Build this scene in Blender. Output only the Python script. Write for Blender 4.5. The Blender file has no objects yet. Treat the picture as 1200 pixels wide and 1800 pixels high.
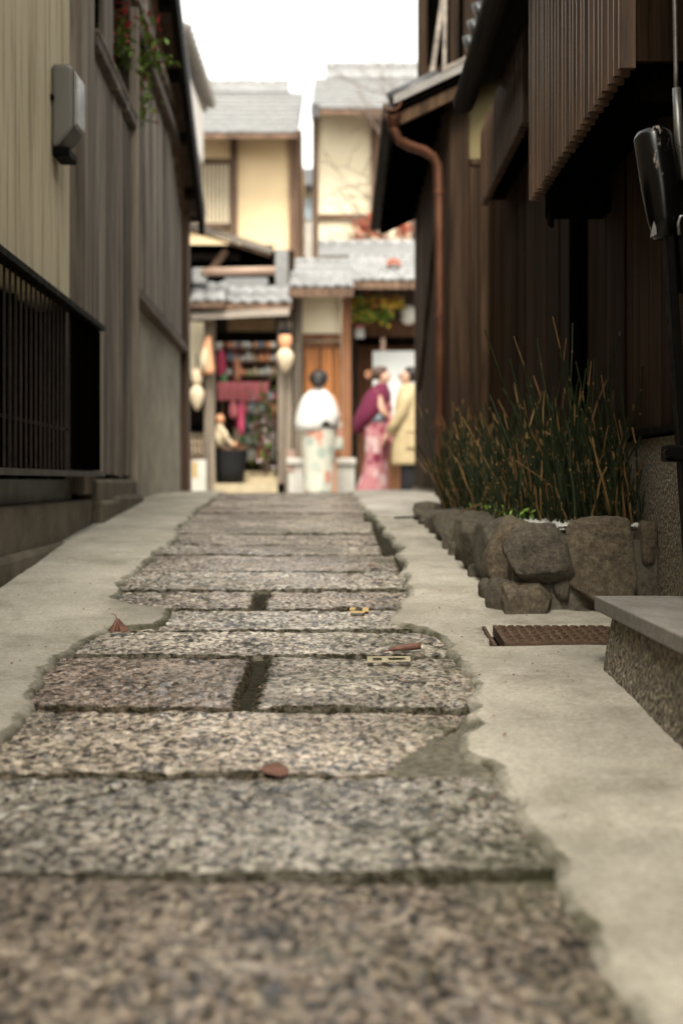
import bpy, bmesh, math, random
import numpy as np
from mathutils import Vector, Matrix, noise as mnoise

random.seed(7)
SC = bpy.context.scene
COL = SC.collection
R = math.radians
EYE = 0.55                      # camera height above the lowest paving
F = 2500.0                      # focal length in photo pixels (50 mm on 36 mm tall frame, 1800 px)

# ------------------------------------------------------------------ camera
cam = bpy.data.cameras.new('camera')
cam.sensor_fit = 'VERTICAL'; cam.sensor_height = 36; cam.sensor_width = 24; cam.lens = 50
cam.shift_y = -55 / 1800
cam.clip_start = 0.05; cam.clip_end = 600
cam.dof.use_dof = True; cam.dof.focus_distance = 3.4; cam.dof.aperture_fstop = 2.8
camo = bpy.data.objects.new('camera', cam); COL.objects.link(camo)
camo.location = (0, 0, EYE); camo.rotation_euler = (R(90), 0, 0)
SC.camera = camo

# ------------------------------------------------------------------ world, sun, exposure
SUN_EL, SUN_AZ = R(53), R(184)      # azimuth clockwise from +Y (behind the camera, a little to the left)
w = bpy.data.worlds.new('World'); SC.world = w; w.use_nodes = True
nt = w.node_tree; nt.nodes.clear()
sky = nt.nodes.new('ShaderNodeTexSky'); sky.sky_type = 'NISHITA'; sky.sun_disc = False
sky.sun_elevation = SUN_EL; sky.sun_rotation = SUN_AZ; sky.air_density = 1.0; sky.dust_density = 2.0; sky.ozone_density = 1.0
hs = nt.nodes.new('ShaderNodeHueSaturation'); hs.inputs['Saturation'].default_value = 0.13; hs.inputs['Value'].default_value = 1.0
tint = nt.nodes.new('ShaderNodeMix'); tint.data_type = 'RGBA'; tint.blend_type = 'MULTIPLY'; tint.inputs[0].default_value = 1
tint.inputs[7].default_value = (1.0, 0.975, 0.89, 1)
bg = nt.nodes.new('ShaderNodeBackground'); bg.inputs[1].default_value = 0.15
wo = nt.nodes.new('ShaderNodeOutputWorld')
nt.links.new(sky.outputs[0], hs.inputs['Color']); nt.links.new(hs.outputs[0], tint.inputs[6])
nt.links.new(tint.outputs[2], bg.inputs[0]); nt.links.new(bg.outputs[0], wo.inputs[0])
sl = bpy.data.lights.new('sun', 'SUN'); sl.energy = 1.3; sl.angle = R(22); sl.color = (1, 0.93, 0.82)
so = bpy.data.objects.new('sun', sl); COL.objects.link(so)
sd = Vector((math.sin(SUN_AZ) * math.cos(SUN_EL), math.cos(SUN_AZ) * math.cos(SUN_EL), math.sin(SUN_EL)))
so.rotation_euler = sd.to_track_quat('Z', 'Y').to_euler(); so.location = (0, -5, 12)
SC.view_settings.view_transform = 'Standard'; SC.view_settings.look = 'None'
SC.view_settings.gamma = 1; SC.view_settings.use_curve_mapping = False
SC.view_settings.exposure = 1.68
SC.render.engine = 'CYCLES'; SC.cycles.use_denoising = True
SC.cycles.max_bounces = 8; SC.cycles.diffuse_bounces = 5
SC.cycles.sample_clamp_indirect = 8

# ------------------------------------------------------------------ ground profile and projection helpers
_hp = [(-80,.60),(-10,.60),(0,.555),(1.3,.515),(2.2,.467),(2.72,.437),(3.4,.418),(3.8,.395),(4.4,.343),(5.3,.278),(6.2,.226),(7,.187),
       (7.8,.152),(8.5,.123),(9.2,.108),(10.5,.104),(12,.104),(13,.13),(14.5,.22),(17,.25),(30,.25),(400,.25)]
_ty = np.arange(-80, 400, 0.05); _th = np.interp(_ty, [p[0] for p in _hp], [p[1] for p in _hp])
_k = np.hanning(15); _k /= _k.sum(); _ths = np.convolve(_th, _k, 'same'); _ths[:10] = _th[:10]; _ths[-10:] = _th[-10:]
def hz(Y): return EYE - np.interp(Y, _ty, _ths)           # ground height at distance Y
_gy = np.arange(0.6, 12.6, 0.004); _gp = 845 + F * (EYE - hz(_gy)) / _gy
def gY(py):                                                 # distance at which the ground shows at photo row py
    i = np.argmin(np.abs(_gp - py)); return float(_gy[i])
def gnd(px, py):
    Y = gY(py); return ((px - 600) / F * Y, Y)
def XX(px, Y): return (px - 600) / F * Y
def ZZ(py, Y): return EYE + (845 - py) / F * Y
STREET = EYE - .25

def vnoise(x, y, seed=0):
    x = np.asarray(x, float); y = np.asarray(y, float)
    xi = np.floor(x).astype(np.int64); yi = np.floor(y).astype(np.int64)
    fx = x - xi; fy = y - yi; fx = fx*fx*(3-2*fx); fy = fy*fy*(3-2*fy)
    def H(a, b):
        n = (a * 374761393 + b * 668265263 + seed * 1274126177) & 0xffffffff
        n = ((n ^ (n >> 13)) * 1274126177) & 0xffffffff
        return ((n ^ (n >> 16)) & 0xffff) / 32767.5 - 1
    a = H(xi, yi); b = H(xi+1, yi); c = H(xi, yi+1); d = H(xi+1, yi+1)
    return (a*(1-fx)+b*fx)*(1-fy) + (c*(1-fx)+d*fx)*fy

# ------------------------------------------------------------------ materials
class NT:
    def __init__(s, name):
        s.m = bpy.data.materials.new(name); s.m.use_nodes = True; s.t = s.m.node_tree
        s.b = s.t.nodes['Principled BSDF']
        g = s.t.nodes.new('ShaderNodeNewGeometry'); oi = s.t.nodes.new('ShaderNodeObjectInfo')
        v = s.t.nodes.new('ShaderNodeVectorMath'); v.operation = 'MULTIPLY_ADD'
        s.t.links.new(oi.outputs['Random'], v.inputs[0]); v.inputs[1].default_value = (7.3, 3.1, 5.7)
        s.t.links.new(g.outputs['Position'], v.inputs[2]); s.pos = v.outputs[0]; s.wpos = g.outputs['Position']; s.rnd = oi.outputs['Random']
    def L(s, a, b): s.t.links.new(a, b)
    def mapv(s, scale, world=False):
        v = s.t.nodes.new('ShaderNodeVectorMath'); v.operation = 'MULTIPLY'
        s.L(s.wpos if world else s.pos, v.inputs[0]); v.inputs[1].default_value = scale; return v.outputs[0]
    def noise(s, scale, stretch=(1,1,1), detail=5, rough=.6, world=False, dist=0):
        n = s.t.nodes.new('ShaderNodeTexNoise'); n.inputs['Scale'].default_value = scale
        n.inputs['Detail'].default_value = detail; n.inputs['Roughness'].default_value = rough; n.inputs['Distortion'].default_value = dist
        s.L(s.mapv(stretch, world), n.inputs['Vector']); return n.outputs['Fac']
    def voro(s, scale, stretch=(1,1,1), out='Distance', feature='F1'):
        n = s.t.nodes.new('ShaderNodeTexVoronoi'); n.feature = feature; n.inputs['Scale'].default_value = scale
        s.L(s.mapv(stretch), n.inputs['Vector']); return n.outputs[out]
    def ramp(s, fac, stops, interp='LINEAR'):
        r = s.t.nodes.new('ShaderNodeValToRGB'); e = r.color_ramp; e.interpolation = interp
        while len(e.elements) < len(stops): e.elements.new(0.5)
        for el, (p, c) in zip(e.elements, stops):
            el.position = p
            if not hasattr(c, '__len__'): c = (c, c, c)
            el.color = (*c, 1)
        s.L(fac, r.inputs[0]); return r.outputs[0]
    def mix(s, fac, a, b, mode='MIX'):
        m = s.t.nodes.new('ShaderNodeMix'); m.data_type = 'RGBA'; m.blend_type = mode
        for v, i in ((fac, 0), (a, 6), (b, 7)):
            if hasattr(v, 'is_linked'): s.L(v, m.inputs[i])
            elif i == 0: m.inputs[0].default_value = v
            else: m.inputs[i].default_value = (*v, 1)
        return m.outputs[2]
    def math(s, op, a, b=0.0):
        m = s.t.nodes.new('ShaderNodeMath'); m.operation = op
        for v, i in ((a, 0), (b, 1)):
            if hasattr(v, 'is_linked'): s.L(v, m.inputs[i])
            else: m.inputs[i].default_value = v
        return m.outputs[0]
    def attr(s, name):
        a = s.t.nodes.new('ShaderNodeAttribute'); a.attribute_name = name; return a.outputs['Fac']
    def sep(s, vec=None):
        a = s.t.nodes.new('ShaderNodeSeparateXYZ'); s.L(vec or s.wpos, a.inputs[0]); return a.outputs
    def bump(s, h, strength=.3, dist=.01, prev=None):
        b = s.t.nodes.new('ShaderNodeBump'); b.inputs['Strength'].default_value = strength; b.inputs['Distance'].default_value = dist
        s.L(h, b.inputs['Height'])
        if prev is not None: s.L(prev, b.inputs['Normal'])
        s.L(b.outputs[0], s.b.inputs['Normal']); return b.outputs[0]
    def set(s, color=None, rough=None, metal=None, spec=None):
        for n, v in (('Base Color', color), ('Roughness', rough), ('Metallic', metal), ('Specular IOR Level', spec)):
            if v is None: continue
            if hasattr(v, 'is_linked'): s.L(v, s.b.inputs[n])
            elif hasattr(v, '__len__'): s.b.inputs[n].default_value = (*v, 1)
            else: s.b.inputs[n].default_value = v
        return s.m
def simple(name, c1, c2=None, scale=8, stretch=(1,1,1), rough=.7, bump=.25, bdist=.004, metal=0, spec=.4, var=.25, stain=.3):
    n = NT(name); c2 = c2 or tuple(x * .7 for x in c1)
    col = n.ramp(n.noise(scale, stretch, 6, .65), [(.32, c2), (.68, c1)])
    if stain: col = n.mix(stain, col, n.ramp(n.noise(1.7, (1,1,.6), 4), [(.35, .45), (.62, 1.0)]), 'MULTIPLY')
    if var:
        col = n.mix(1, col, n.ramp(n.rnd, [(0, 1 - var), (1, 1.0)]), 'MULTIPLY')
    if bump: n.bump(n.noise(scale * 4, stretch, 5, .7), bump, bdist)
    rg = n.ramp(n.noise(scale * 1.3, stretch, 3), [(.3, max(.05, rough - .12)), (.7, min(1, rough + .12))])
    return n.set(col, rg, metal, spec)
def wood(name, dark, light, rough=.75, scale=28, var=.45, bump=.5, streak=.5, axis=2, spec=.35):
    n = NT(name); st = [1, 1, 1]; st[axis] = .035
    g = n.noise(scale, tuple(st), 7, .7, dist=.4); st2 = [1,1,1]; st2[axis] = .12
    g2 = n.noise(5, tuple(st2), 4, .6)
    col = n.ramp(g, [(.36, dark), (.64, light)])
    col = n.mix(streak, col, n.ramp(g2, [(.38, .3), (.6, 1.1)]), 'MULTIPLY')
    col = n.mix(1, col, n.ramp(n.rnd, [(0, 1 - var), (1, 1.05)]), 'MULTIPLY')
    n.bump(n.noise(scale * 2, tuple(st), 6, .75), bump, .006)
    return n.set(col, rough, 0, spec)

def granite_mat():
    n = NT('granite')
    pn = n.t.nodes.new('ShaderNodeTexNoise'); n.L(n.mapv((1, .7, 1)), pn.inputs['Vector']); pn.inputs['Detail'].default_value = 5; pn.inputs['Roughness'].default_value = .66; pn.inputs['Distortion'].default_value = .3
    sc_ = n.math('MULTIPLY', n.math('ADD', .50, n.math('MULTIPLY', n.rnd, .26)), 100.0); n.L(sc_, pn.inputs['Scale'])
    pat = pn.outputs['Fac']                                           # mineral patches and pits, coarser on some stones
    big = n.noise(11, (1, 1, 1), 5, .65)
    sp = n.voro(230, (1, 1, 1), 'Color')
    f = n.math('ADD', n.math('MULTIPLY', pat, .78), n.math('MULTIPLY', big, .22))
    col = n.ramp(f, [(.405, (.009, .0075, .006)), (.445, (.042, .036, .028)), (.480, (.19, .167, .137)), (.535, (.36, .322, .272)), (.61, (.58, .53, .465))])
    hs_ = n.t.nodes.new('ShaderNodeHueSaturation'); hs_.inputs['Saturation'].default_value = .3; n.L(sp, hs_.inputs['Color'])
    col = n.mix(.3, col, hs_.outputs[0], 'OVERLAY')
    oc = n.t.nodes.new('ShaderNodeObjectInfo'); col = n.mix(1, col, oc.outputs['Color'], 'MULTIPLY')
    blot = n.ramp(n.noise(2.6, (1, 1, 1), 5, .65, world=True), [(.38, .42), (.6, 1.05)]); col = n.mix(.75, col, blot, 'MULTIPLY')
    # moss film growing in from the right side of the path
    xyz = n.sep()
    m = n.ramp(n.math('ADD', n.noise(3.2, (1, 1, 1), 6, .7, world=True), n.math('MULTIPLY', xyz[0], .42)), [(.53, 0.0), (.74, 1.0)])
    col = n.mix(n.math('MULTIPLY', m, .62), col, (.055, .056, .02))
    e = n.ramp(n.math('ADD', n.attr('edge'), n.math('MULTIPLY', n.noise(30, (1,1,1), 4, .7), .5)), [(.78, 0.0), (1.15, 1.0)])
    col = n.mix(n.math('MULTIPLY', e, .8), col, (.018, .017, .010))
    wet = n.ramp(n.noise(2.3, (1, 1, 1), 4, .6, world=True), [(.42, .46), (.56, .17)])
    rg = n.math('ADD', wet, n.math('MULTIPLY', n.noise(60, (1,1,1), 3), .18))
    rg = n.math('MAXIMUM', rg, n.math('MAXIMUM', n.math('MULTIPLY', e, .95), n.math('MULTIPLY', m, .75)))
    n.L(n.math('MULTIPLY', n.math('SUBTRACT', 1.0, e), .5), n.b.inputs['Specular IOR Level'])
    b = n.bump(pat, .8, .009); n.bump(n.noise(170, (1, 1, 1), 4, .8), .4, .003, b)
    film = n.ramp(n.noise(1.6, (1, .8, 1), 5, .62, world=True), [(.40, .12), (.58, .75)])
    n.L(n.math('MULTIPLY', film, n.math('SUBTRACT', 1.0, n.math('MAXIMUM', e, n.math('MULTIPLY', m, .6)))), n.b.inputs['Coat Weight'])
    n.b.inputs['Coat Roughness'].default_value = .24; n.b.inputs['Coat IOR'].default_value = 1.4
    return n.set(col, rg, 0)
def concrete_mat(name, c, c2, moss=1.0, grain=.5):
    n = NT(name)
    col = n.ramp(n.noise(3.5, (1, 1, 1), 8, .62), [(.34, c2), (.62, c)])
    col = n.mix(.55, col, n.ramp(n.noise(95, (1, 1, 1), 5, .75), [(.36, .5), (.6, 1.12)]), 'MULTIPLY')
    st = n.ramp(n.noise(1.1, (1, .55, 1), 6, .66, world=True), [(.40, .55), (.6, 1.0)])
    col = n.mix(.7, col, st, 'MULTIPLY')
    s2 = n.ramp(n.noise(5.5, (1, .7, 1), 8, .7, world=True), [(.34, (.38, .36, .28)), (.52, (1, 1, 1))]); col = n.mix(.45, col, s2, 'MULTIPLY')
    s4 = n.ramp(n.noise(2.1, (1, .8, 1), 7, .68, world=True), [(.54, 0.0), (.70, 1.0)]); col = n.mix(n.math('MULTIPLY', s4, .30*min(1, moss)), col, (.13, .125, .06))
    s3 = n.ramp(n.noise(55, (1, 1, 1), 2, .5), [(.26, .35), (.31, 1.0)]); col = n.mix(.5, col, s3, 'MULTIPLY')
    e = n.ramp(n.math('ADD', n.attr('edge'), n.math('MULTIPLY', n.noise(16, (1,1,1), 6, .75), .9)), [(.85, 0.0), (1.35, 1.0)])
    patch = n.ramp(n.noise(4.5, (1, 1, 1), 5, .7, world=True), [(.40, .12), (.60, 1.0)])
    col = n.mix(n.math('MULTIPLY', n.math('MULTIPLY', e, patch), .95 * moss), col, (.045, .042, .02))
    b = n.bump(n.noise(240, (1, 1, 1), 4, .7), grain, .003); n.bump(n.noise(20, (1, 1, 1), 6, .6), .25, .01, b)
    return n.set(col, .82, 0, .3)
def pebble_mat():
    n = NT('pebbledash')
    c = n.voro(130, (1,1,1), 'Color'); hsv = n.t.nodes.new('ShaderNodeHueSaturation'); hsv.inputs['Saturation'].default_value = .25; n.L(c, hsv.inputs['Color'])
    col = n.ramp(n.noise(90, (1,1,1), 3, .6), [(.35, (.045, .038, .028)), (.5, (.13, .112, .082)), (.68, (.33, .28, .2))])
    col = n.mix(.4, col, hsv.outputs[0], 'OVERLAY')
    col = n.mix(.45, col, n.ramp(n.noise(3, (1,1,1), 5), [(.35, .5), (.65, 1)]), 'MULTIPLY')
    n.bump(n.voro(130), .6, .006)
    return n.set(col, .8, 0, .3)
def stucco_mat():
    n = NT('stucco')
    col = n.ramp(n.noise(2.5, (1, 1, .25), 6, .6), [(.3, (.56, .47, .31)), (.65, (.70, .60, .41))])
    s = n.ramp(n.noise(14, (1, 1, .06), 7, .72), [(.34, (.30, .28, .22)), (.50, (1, 1, 1))])
    col = n.mix(.6, col, s, 'MULTIPLY')
    n.bump(n.noise(160, (1,1,1), 4, .7), .5, .004); return n.set(col, .9, 0, .2)
def floral(name, base, blots, scale=9):
    n = NT(name); tc = n.t.nodes.new('ShaderNodeTexCoord')
    n.pos = tc.outputs['Object']
    v = n.voro(scale, (1, 1, .8), 'Distance'); vc = n.voro(scale, (1, 1, .8), 'Color')
    sp = n.t.nodes.new('ShaderNodeSeparateColor'); n.L(vc, sp.inputs[0])
    k = len(blots); pal = n.ramp(sp.outputs[0], [(i / k, b) for i, b in enumerate(blots)], 'CONSTANT')
    mask = n.ramp(n.math('ADD', v, n.math('MULTIPLY', n.noise(26, (1,1,1), 3), .3)), [(.58, 1.0), (.68, 0.0)])
    col = n.mix(mask, base, pal)
    return n.set(col, .8, 0, .2)
def leafmat(name, a, b, rough=.55):
    n = NT(name); col = n.ramp(n.noise(14, (1,1,1), 4), [(.3, a), (.7, b)])
    m = n.set(col, rough, 0, .15); n.b.inputs['Subsurface Weight'].default_value = 0.0; return m
M = {}
M['granite'] = granite_mat()
M['concrete'] = concrete_mat('poured_concrete', (.45, .415, .342), (.34, .312, .252))
M['apron'] = concrete_mat('apron_concrete', (.46, .43, .37), (.36, .33, .28), .6)
M['mortar'] = simple('dark_mortar', (.045, .04, .027), (.016, .015, .010), 45, spec=.05, rough=.95, bump=.6, bdist=.01)
M['mossmortar'] = simple('mossy_mortar', (.17, .152, .112), (.05, .046, .03), 60, rough=.9, bump=.6, bdist=.006, var=0)
M['earth'] = simple('street_ground', (.34, .31, .26), (.24, .22, .19), 4, rough=.9)
M['pebble'] = pebble_mat()
M['stucco'] = stucco_mat()
M['oldconc'] = concrete_mat('old_concrete', (.20, .165, .115), (.09, .075, .052), 1, .6)
M['graypanel'] = concrete_mat('grey_render', (.46, .415, .325), (.36, .325, .25), 0, .4)
M['greywood'] = wood('weathered_grey_wood', (.075, .06, .047), (.56, .47, .375), var=.45, streak=.8, spec=.12, scale=13)
M['postwood'] = wood('grey_post_wood', (.09, .072, .055), (.40, .33, .255), var=.3, spec=.12, scale=13)
M['sillwood'] = wood('brown_sill_wood', (.06, .04, .028), (.17, .115, .08), axis=1)
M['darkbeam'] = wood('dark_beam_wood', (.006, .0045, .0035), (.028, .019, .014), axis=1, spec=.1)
M['orangewood'] = wood('raw_verge_wood', (.15, .075, .035), (.34, .19, .1), axis=1)
M['darkwood'] = wood('dark_stained_wood', (.014, .0085, .005), (.058, .034, .019), var=.4, scale=40, spec=.03, rough=.75, bump=.25)
M['slatwood'] = wood('brown_slat_wood', (.04, .02, .0095), (.125, .066, .032), var=.3, rough=.4, scale=40, bump=.15, spec=.5)
M['cornerwood'] = wood('brown_plank_wood', (.024, .0135, .007), (.09, .052, .028), var=.4, spec=.12)
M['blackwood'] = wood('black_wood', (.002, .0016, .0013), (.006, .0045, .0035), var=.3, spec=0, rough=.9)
M['blackmetal'] = simple('black_metal', (.005, .0045, .004), (.003, .0026, .0022), 20, rough=.55, bump=.1, spec=.03, stain=0)
M['copper'] = simple('aged_copper', (.19, .08, .042), (.10, .042, .025), 14, (1,1,.3), rough=.45, bump=.1, metal=.6, var=0)
M['boxgrey'] = simple('grey_plastic', (.115, .108, .09), (.095, .09, .075), 3, rough=.5, bump=.05, var=0, stain=.15)
M['boxlip'] = simple('pale_plastic', (.26, .255, .235), (.21, .205, .19), 4, rough=.35, bump=0, var=0, stain=0)
M['tile'] = simple('grey_roof_tile', (.29, .29, .285), (.22, .22, .217), 9, rough=.55, bump=.2, var=.12, stain=.1)
M['whitetile'] = simple('pale_roof_tile', (.43, .43, .425), (.28, .28, .277), 9, rough=.5, bump=.2, var=.25)
M['darktile'] = simple('dark_roof_tile', (.10, .10, .10), (.05, .05, .052), 12, rough=.4, bump=.2, var=.3)
M['yellow'] = simple('yellow_plaster', (.86, .67, .41), (.80, .61, .36), 2, rough=.9, bump=.15, var=0, stain=.12)
M['paleyellow'] = simple('pale_yellow_plaster', (.86, .76, .55), (.81, .70, .49), 2, rough=.9, bump=.15, var=0, stain=.1)
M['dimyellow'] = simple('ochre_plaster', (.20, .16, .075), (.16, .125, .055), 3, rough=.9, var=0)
M['whiteplaster'] = simple('white_plaster', (.78, .74, .70), (.7, .66, .62), 2, rough=.9, var=0, stain=.1)
M['beamwood'] = wood('brown_frame_wood', (.09, .05, .03), (.24, .145, .09), var=.3)
M['redwood'] = wood('orange_door_wood', (.20, .065, .015), (.52, .20, .05), var=.3, streak=.45, rough=.5)
M['redframe'] = wood('brown_door_frame', (.11, .045, .02), (.27, .12, .055), var=.3)
M['palewood'] = wood('pale_pole_wood', (.38, .26, .19), (.58, .42, .32), axis=0, var=.2)
M['barkboard'] = wood('grey_eave_board', (.2, .17, .14), (.4, .34, .28), axis=0, var=.3)
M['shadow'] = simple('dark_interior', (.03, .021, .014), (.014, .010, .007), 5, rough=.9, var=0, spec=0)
M['plinth'] = simple('white_stone', (.56, .54, .48), (.46, .44, .39), 6, rough=.8, var=0, stain=.12)
M['sandstone'] = simple('sand_stone', (.60, .50, .33), (.45, .37, .24), 6, rough=.85, var=.15)
def rock_mat(name, tn):
    n = NT(name)
    col = n.ramp(n.noise(48, (1,1,1), 9, .76), [(.34, (.045, .039, .031)), (.5, (.125, .109, .087)), (.66, (.215, .19, .155))])
    tone = n.ramp(n.rnd, [(0, (.85, .84, .82)), (.5, (1, .95, .88)), (1, (.9, .9, .88))])
    col = n.mix(1, col, tone, 'MULTIPLY')
    col = n.mix(1, col, tn, 'MULTIPLY')
    m = n.ramp(n.noise(6, (1,1,1), 6, .7), [(.58, 0.0), (.72, 1.0)]); col = n.mix(n.math('MULTIPLY', m, .5), col, (.05, .055, .026))
    b = n.bump(n.noise(30, (1,1,1), 8, .75), 1.0, .02); n.bump(n.noise(220, (1,1,1), 3, .7), .5, .003, b)
    return n.set(col, .78, 0, .35)
M['rock'] = rock_mat('dark_mossy_rock', (.70, .69, .62)); M['rockgrey'] = rock_mat('grey_rock', (.86, .84, .79)); M['rockbrown'] = rock_mat('brown_rock', (.92, .85, .73))
M['rockmortar'] = simple('planter_mortar', (.15, .13, .095), (.07, .06, .045), 40, rough=.9, bump=.6, bdist=.012, var=0)
M['gravel'] = simple('white_gravel', (.46, .45, .41), (.26, .25, .22), 60, rough=.8, bump=.3, var=0, stain=0)
M['slab'] = concrete_mat('step_slab_stone', (.27, .25, .22), (.21, .195, .17), 0, .35)
M['rust'] = simple('rusty_iron', (.14, .085, .05), (.055, .035, .022), 25, rough=.7, bump=.5, metal=.35, var=0)
M['reed'] = leafmat('reed_green', (.007, .012, .004), (.019, .026, .008), .6)
M['dryreed'] = leafmat('reed_dry', (.06, .033, .012), (.19, .115, .045), .6)
M['leafgreen'] = leafmat('leaf_green', (.08, .16, .02), (.22, .32, .07))
M['leafdark'] = leafmat('leaf_dark_green', (.012, .03, .014), (.03, .06, .025))
M['leafred'] = leafmat('leaf_red', (.28, .025, .03), (.5, .07, .06))
M['mapleorange'] = leafmat('leaf_rust_red', (.40, .10, .06), (.55, .2, .12))
M['deadleaf'] = simple('dead_leaf', (.21, .10, .065), (.10, .045, .03), 40, rough=.7, bump=.4, var=.2)
M['bark'] = wood('bark', (.12, .085, .065), (.30, .22, .17), var=.1)
M["paper"] = simple("paper_tape", (.36, .31, .20), (.22, .19, .12), 30, rough=.6, bump=0, var=0)
M['tape'] = simple('yellow_tape', (.48, .33, .12), (.36, .25, .09), 30, rough=.5, bump=0, var=0)
M['skin'] = simple('skin', (.58, .36, .26), (.52, .31, .22), 8, rough=.55, bump=0, var=0, stain=0)
M['hair'] = simple('dark_hair', (.02, .014, .012), (.008, .006, .005), 60, (1,1,.2), rough=.45, bump=.4, var=0, stain=0)
M['brownhair'] = simple('brown_hair', (.09, .045, .025), (.04, .02, .012), 60, (1,1,.2), rough=.5, bump=.4, var=0, stain=0)
M['whitewool'] = simple('white_wool', (.64, .635, .60), (.56, .555, .52), 60, rough=.95, bump=.5, var=0, stain=0)
M['burgundy'] = simple('burgundy_wool', (.13, .012, .042), (.09, .008, .03), 60, rough=.95, bump=.5, var=0, stain=0)
M['coat'] = simple('beige_coat', (.48, .38, .22), (.40, .31, .17), 8, rough=.85, bump=.2, var=0, stain=.1)
M['blackcloth'] = simple('black_cloth', (.010, .010, .011), (.006, .006, .006), 30, rough=.9, var=0, stain=0)
M['creamcloth'] = simple('cream_cloth', (.66, .55, .39), (.6, .49, .33), 10, rough=.9, bump=.1, var=0, stain=0)
M['peach'] = simple('peach_cloth', (.80, .40, .22), (.72, .34, .18), 10, rough=.9, bump=.1, var=0, stain=0)
M['pink'] = simple('pink_cloth', (.70, .10, .20), (.55, .07, .14), 14, rough=.9, bump=.1, var=0, stain=0)
M['redcloth'] = simple('red_cloth', (.62, .19, .21), (.5, .14, .16), 10, rough=.9, bump=.1, var=0, stain=0)
M['palecloth'] = simple('pale_grey_cloth', (.72, .72, .68), (.6, .6, .56), 12, rough=.9, bump=.1, var=0, stain=0)
M['bluegood'] = simple('blue_grey_cloth', (.32, .38, .44), (.2, .25, .3), 12, rough=.9, bump=.1, var=0, stain=0)
M['greengood'] = simple('green_cloth', (.20, .40, .20), (.12, .28, .12), 12, rough=.9, bump=.1, var=0, stain=0)
M['whiteboard'] = simple('white_board', (.74, .76, .74), (.68, .70, .68), 4, rough=.5, bump=0, var=0, stain=.1)
M['kimono'] = floral('pale_floral_silk', (.47, .465, .39), [(.44, .22, .16), (.30, .35, .30), (.47, .46, .39), (.36, .39, .34), (.47, .34, .27)], 8)
M['pinkkimono'] = floral('pink_floral_silk', (.36, .15, .16), [(.48, .34, .33), (.17, .025, .05), (.42, .22, .22), (.25, .05, .08)], 9)
M['silver'] = simple('grey_metal_tube', (.30, .29, .27), (.2, .19, .18), 20, rough=.35, metal=.7, bump=.05, var=0)
def worn_black():
    n = NT('worn_black_lacquer')
    k = n.ramp(n.noise(26, (1, 1, .35), 6, .7), [(.63, 0.0), (.68, 1.0)])
    return n.set(n.mix(k, (.003, .0025, .0025), (.22, .18, .14)), n.ramp(k, [(0, .2), (1, .7)]), 0, .3)
M['wornblack'] = worn_black()

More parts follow.
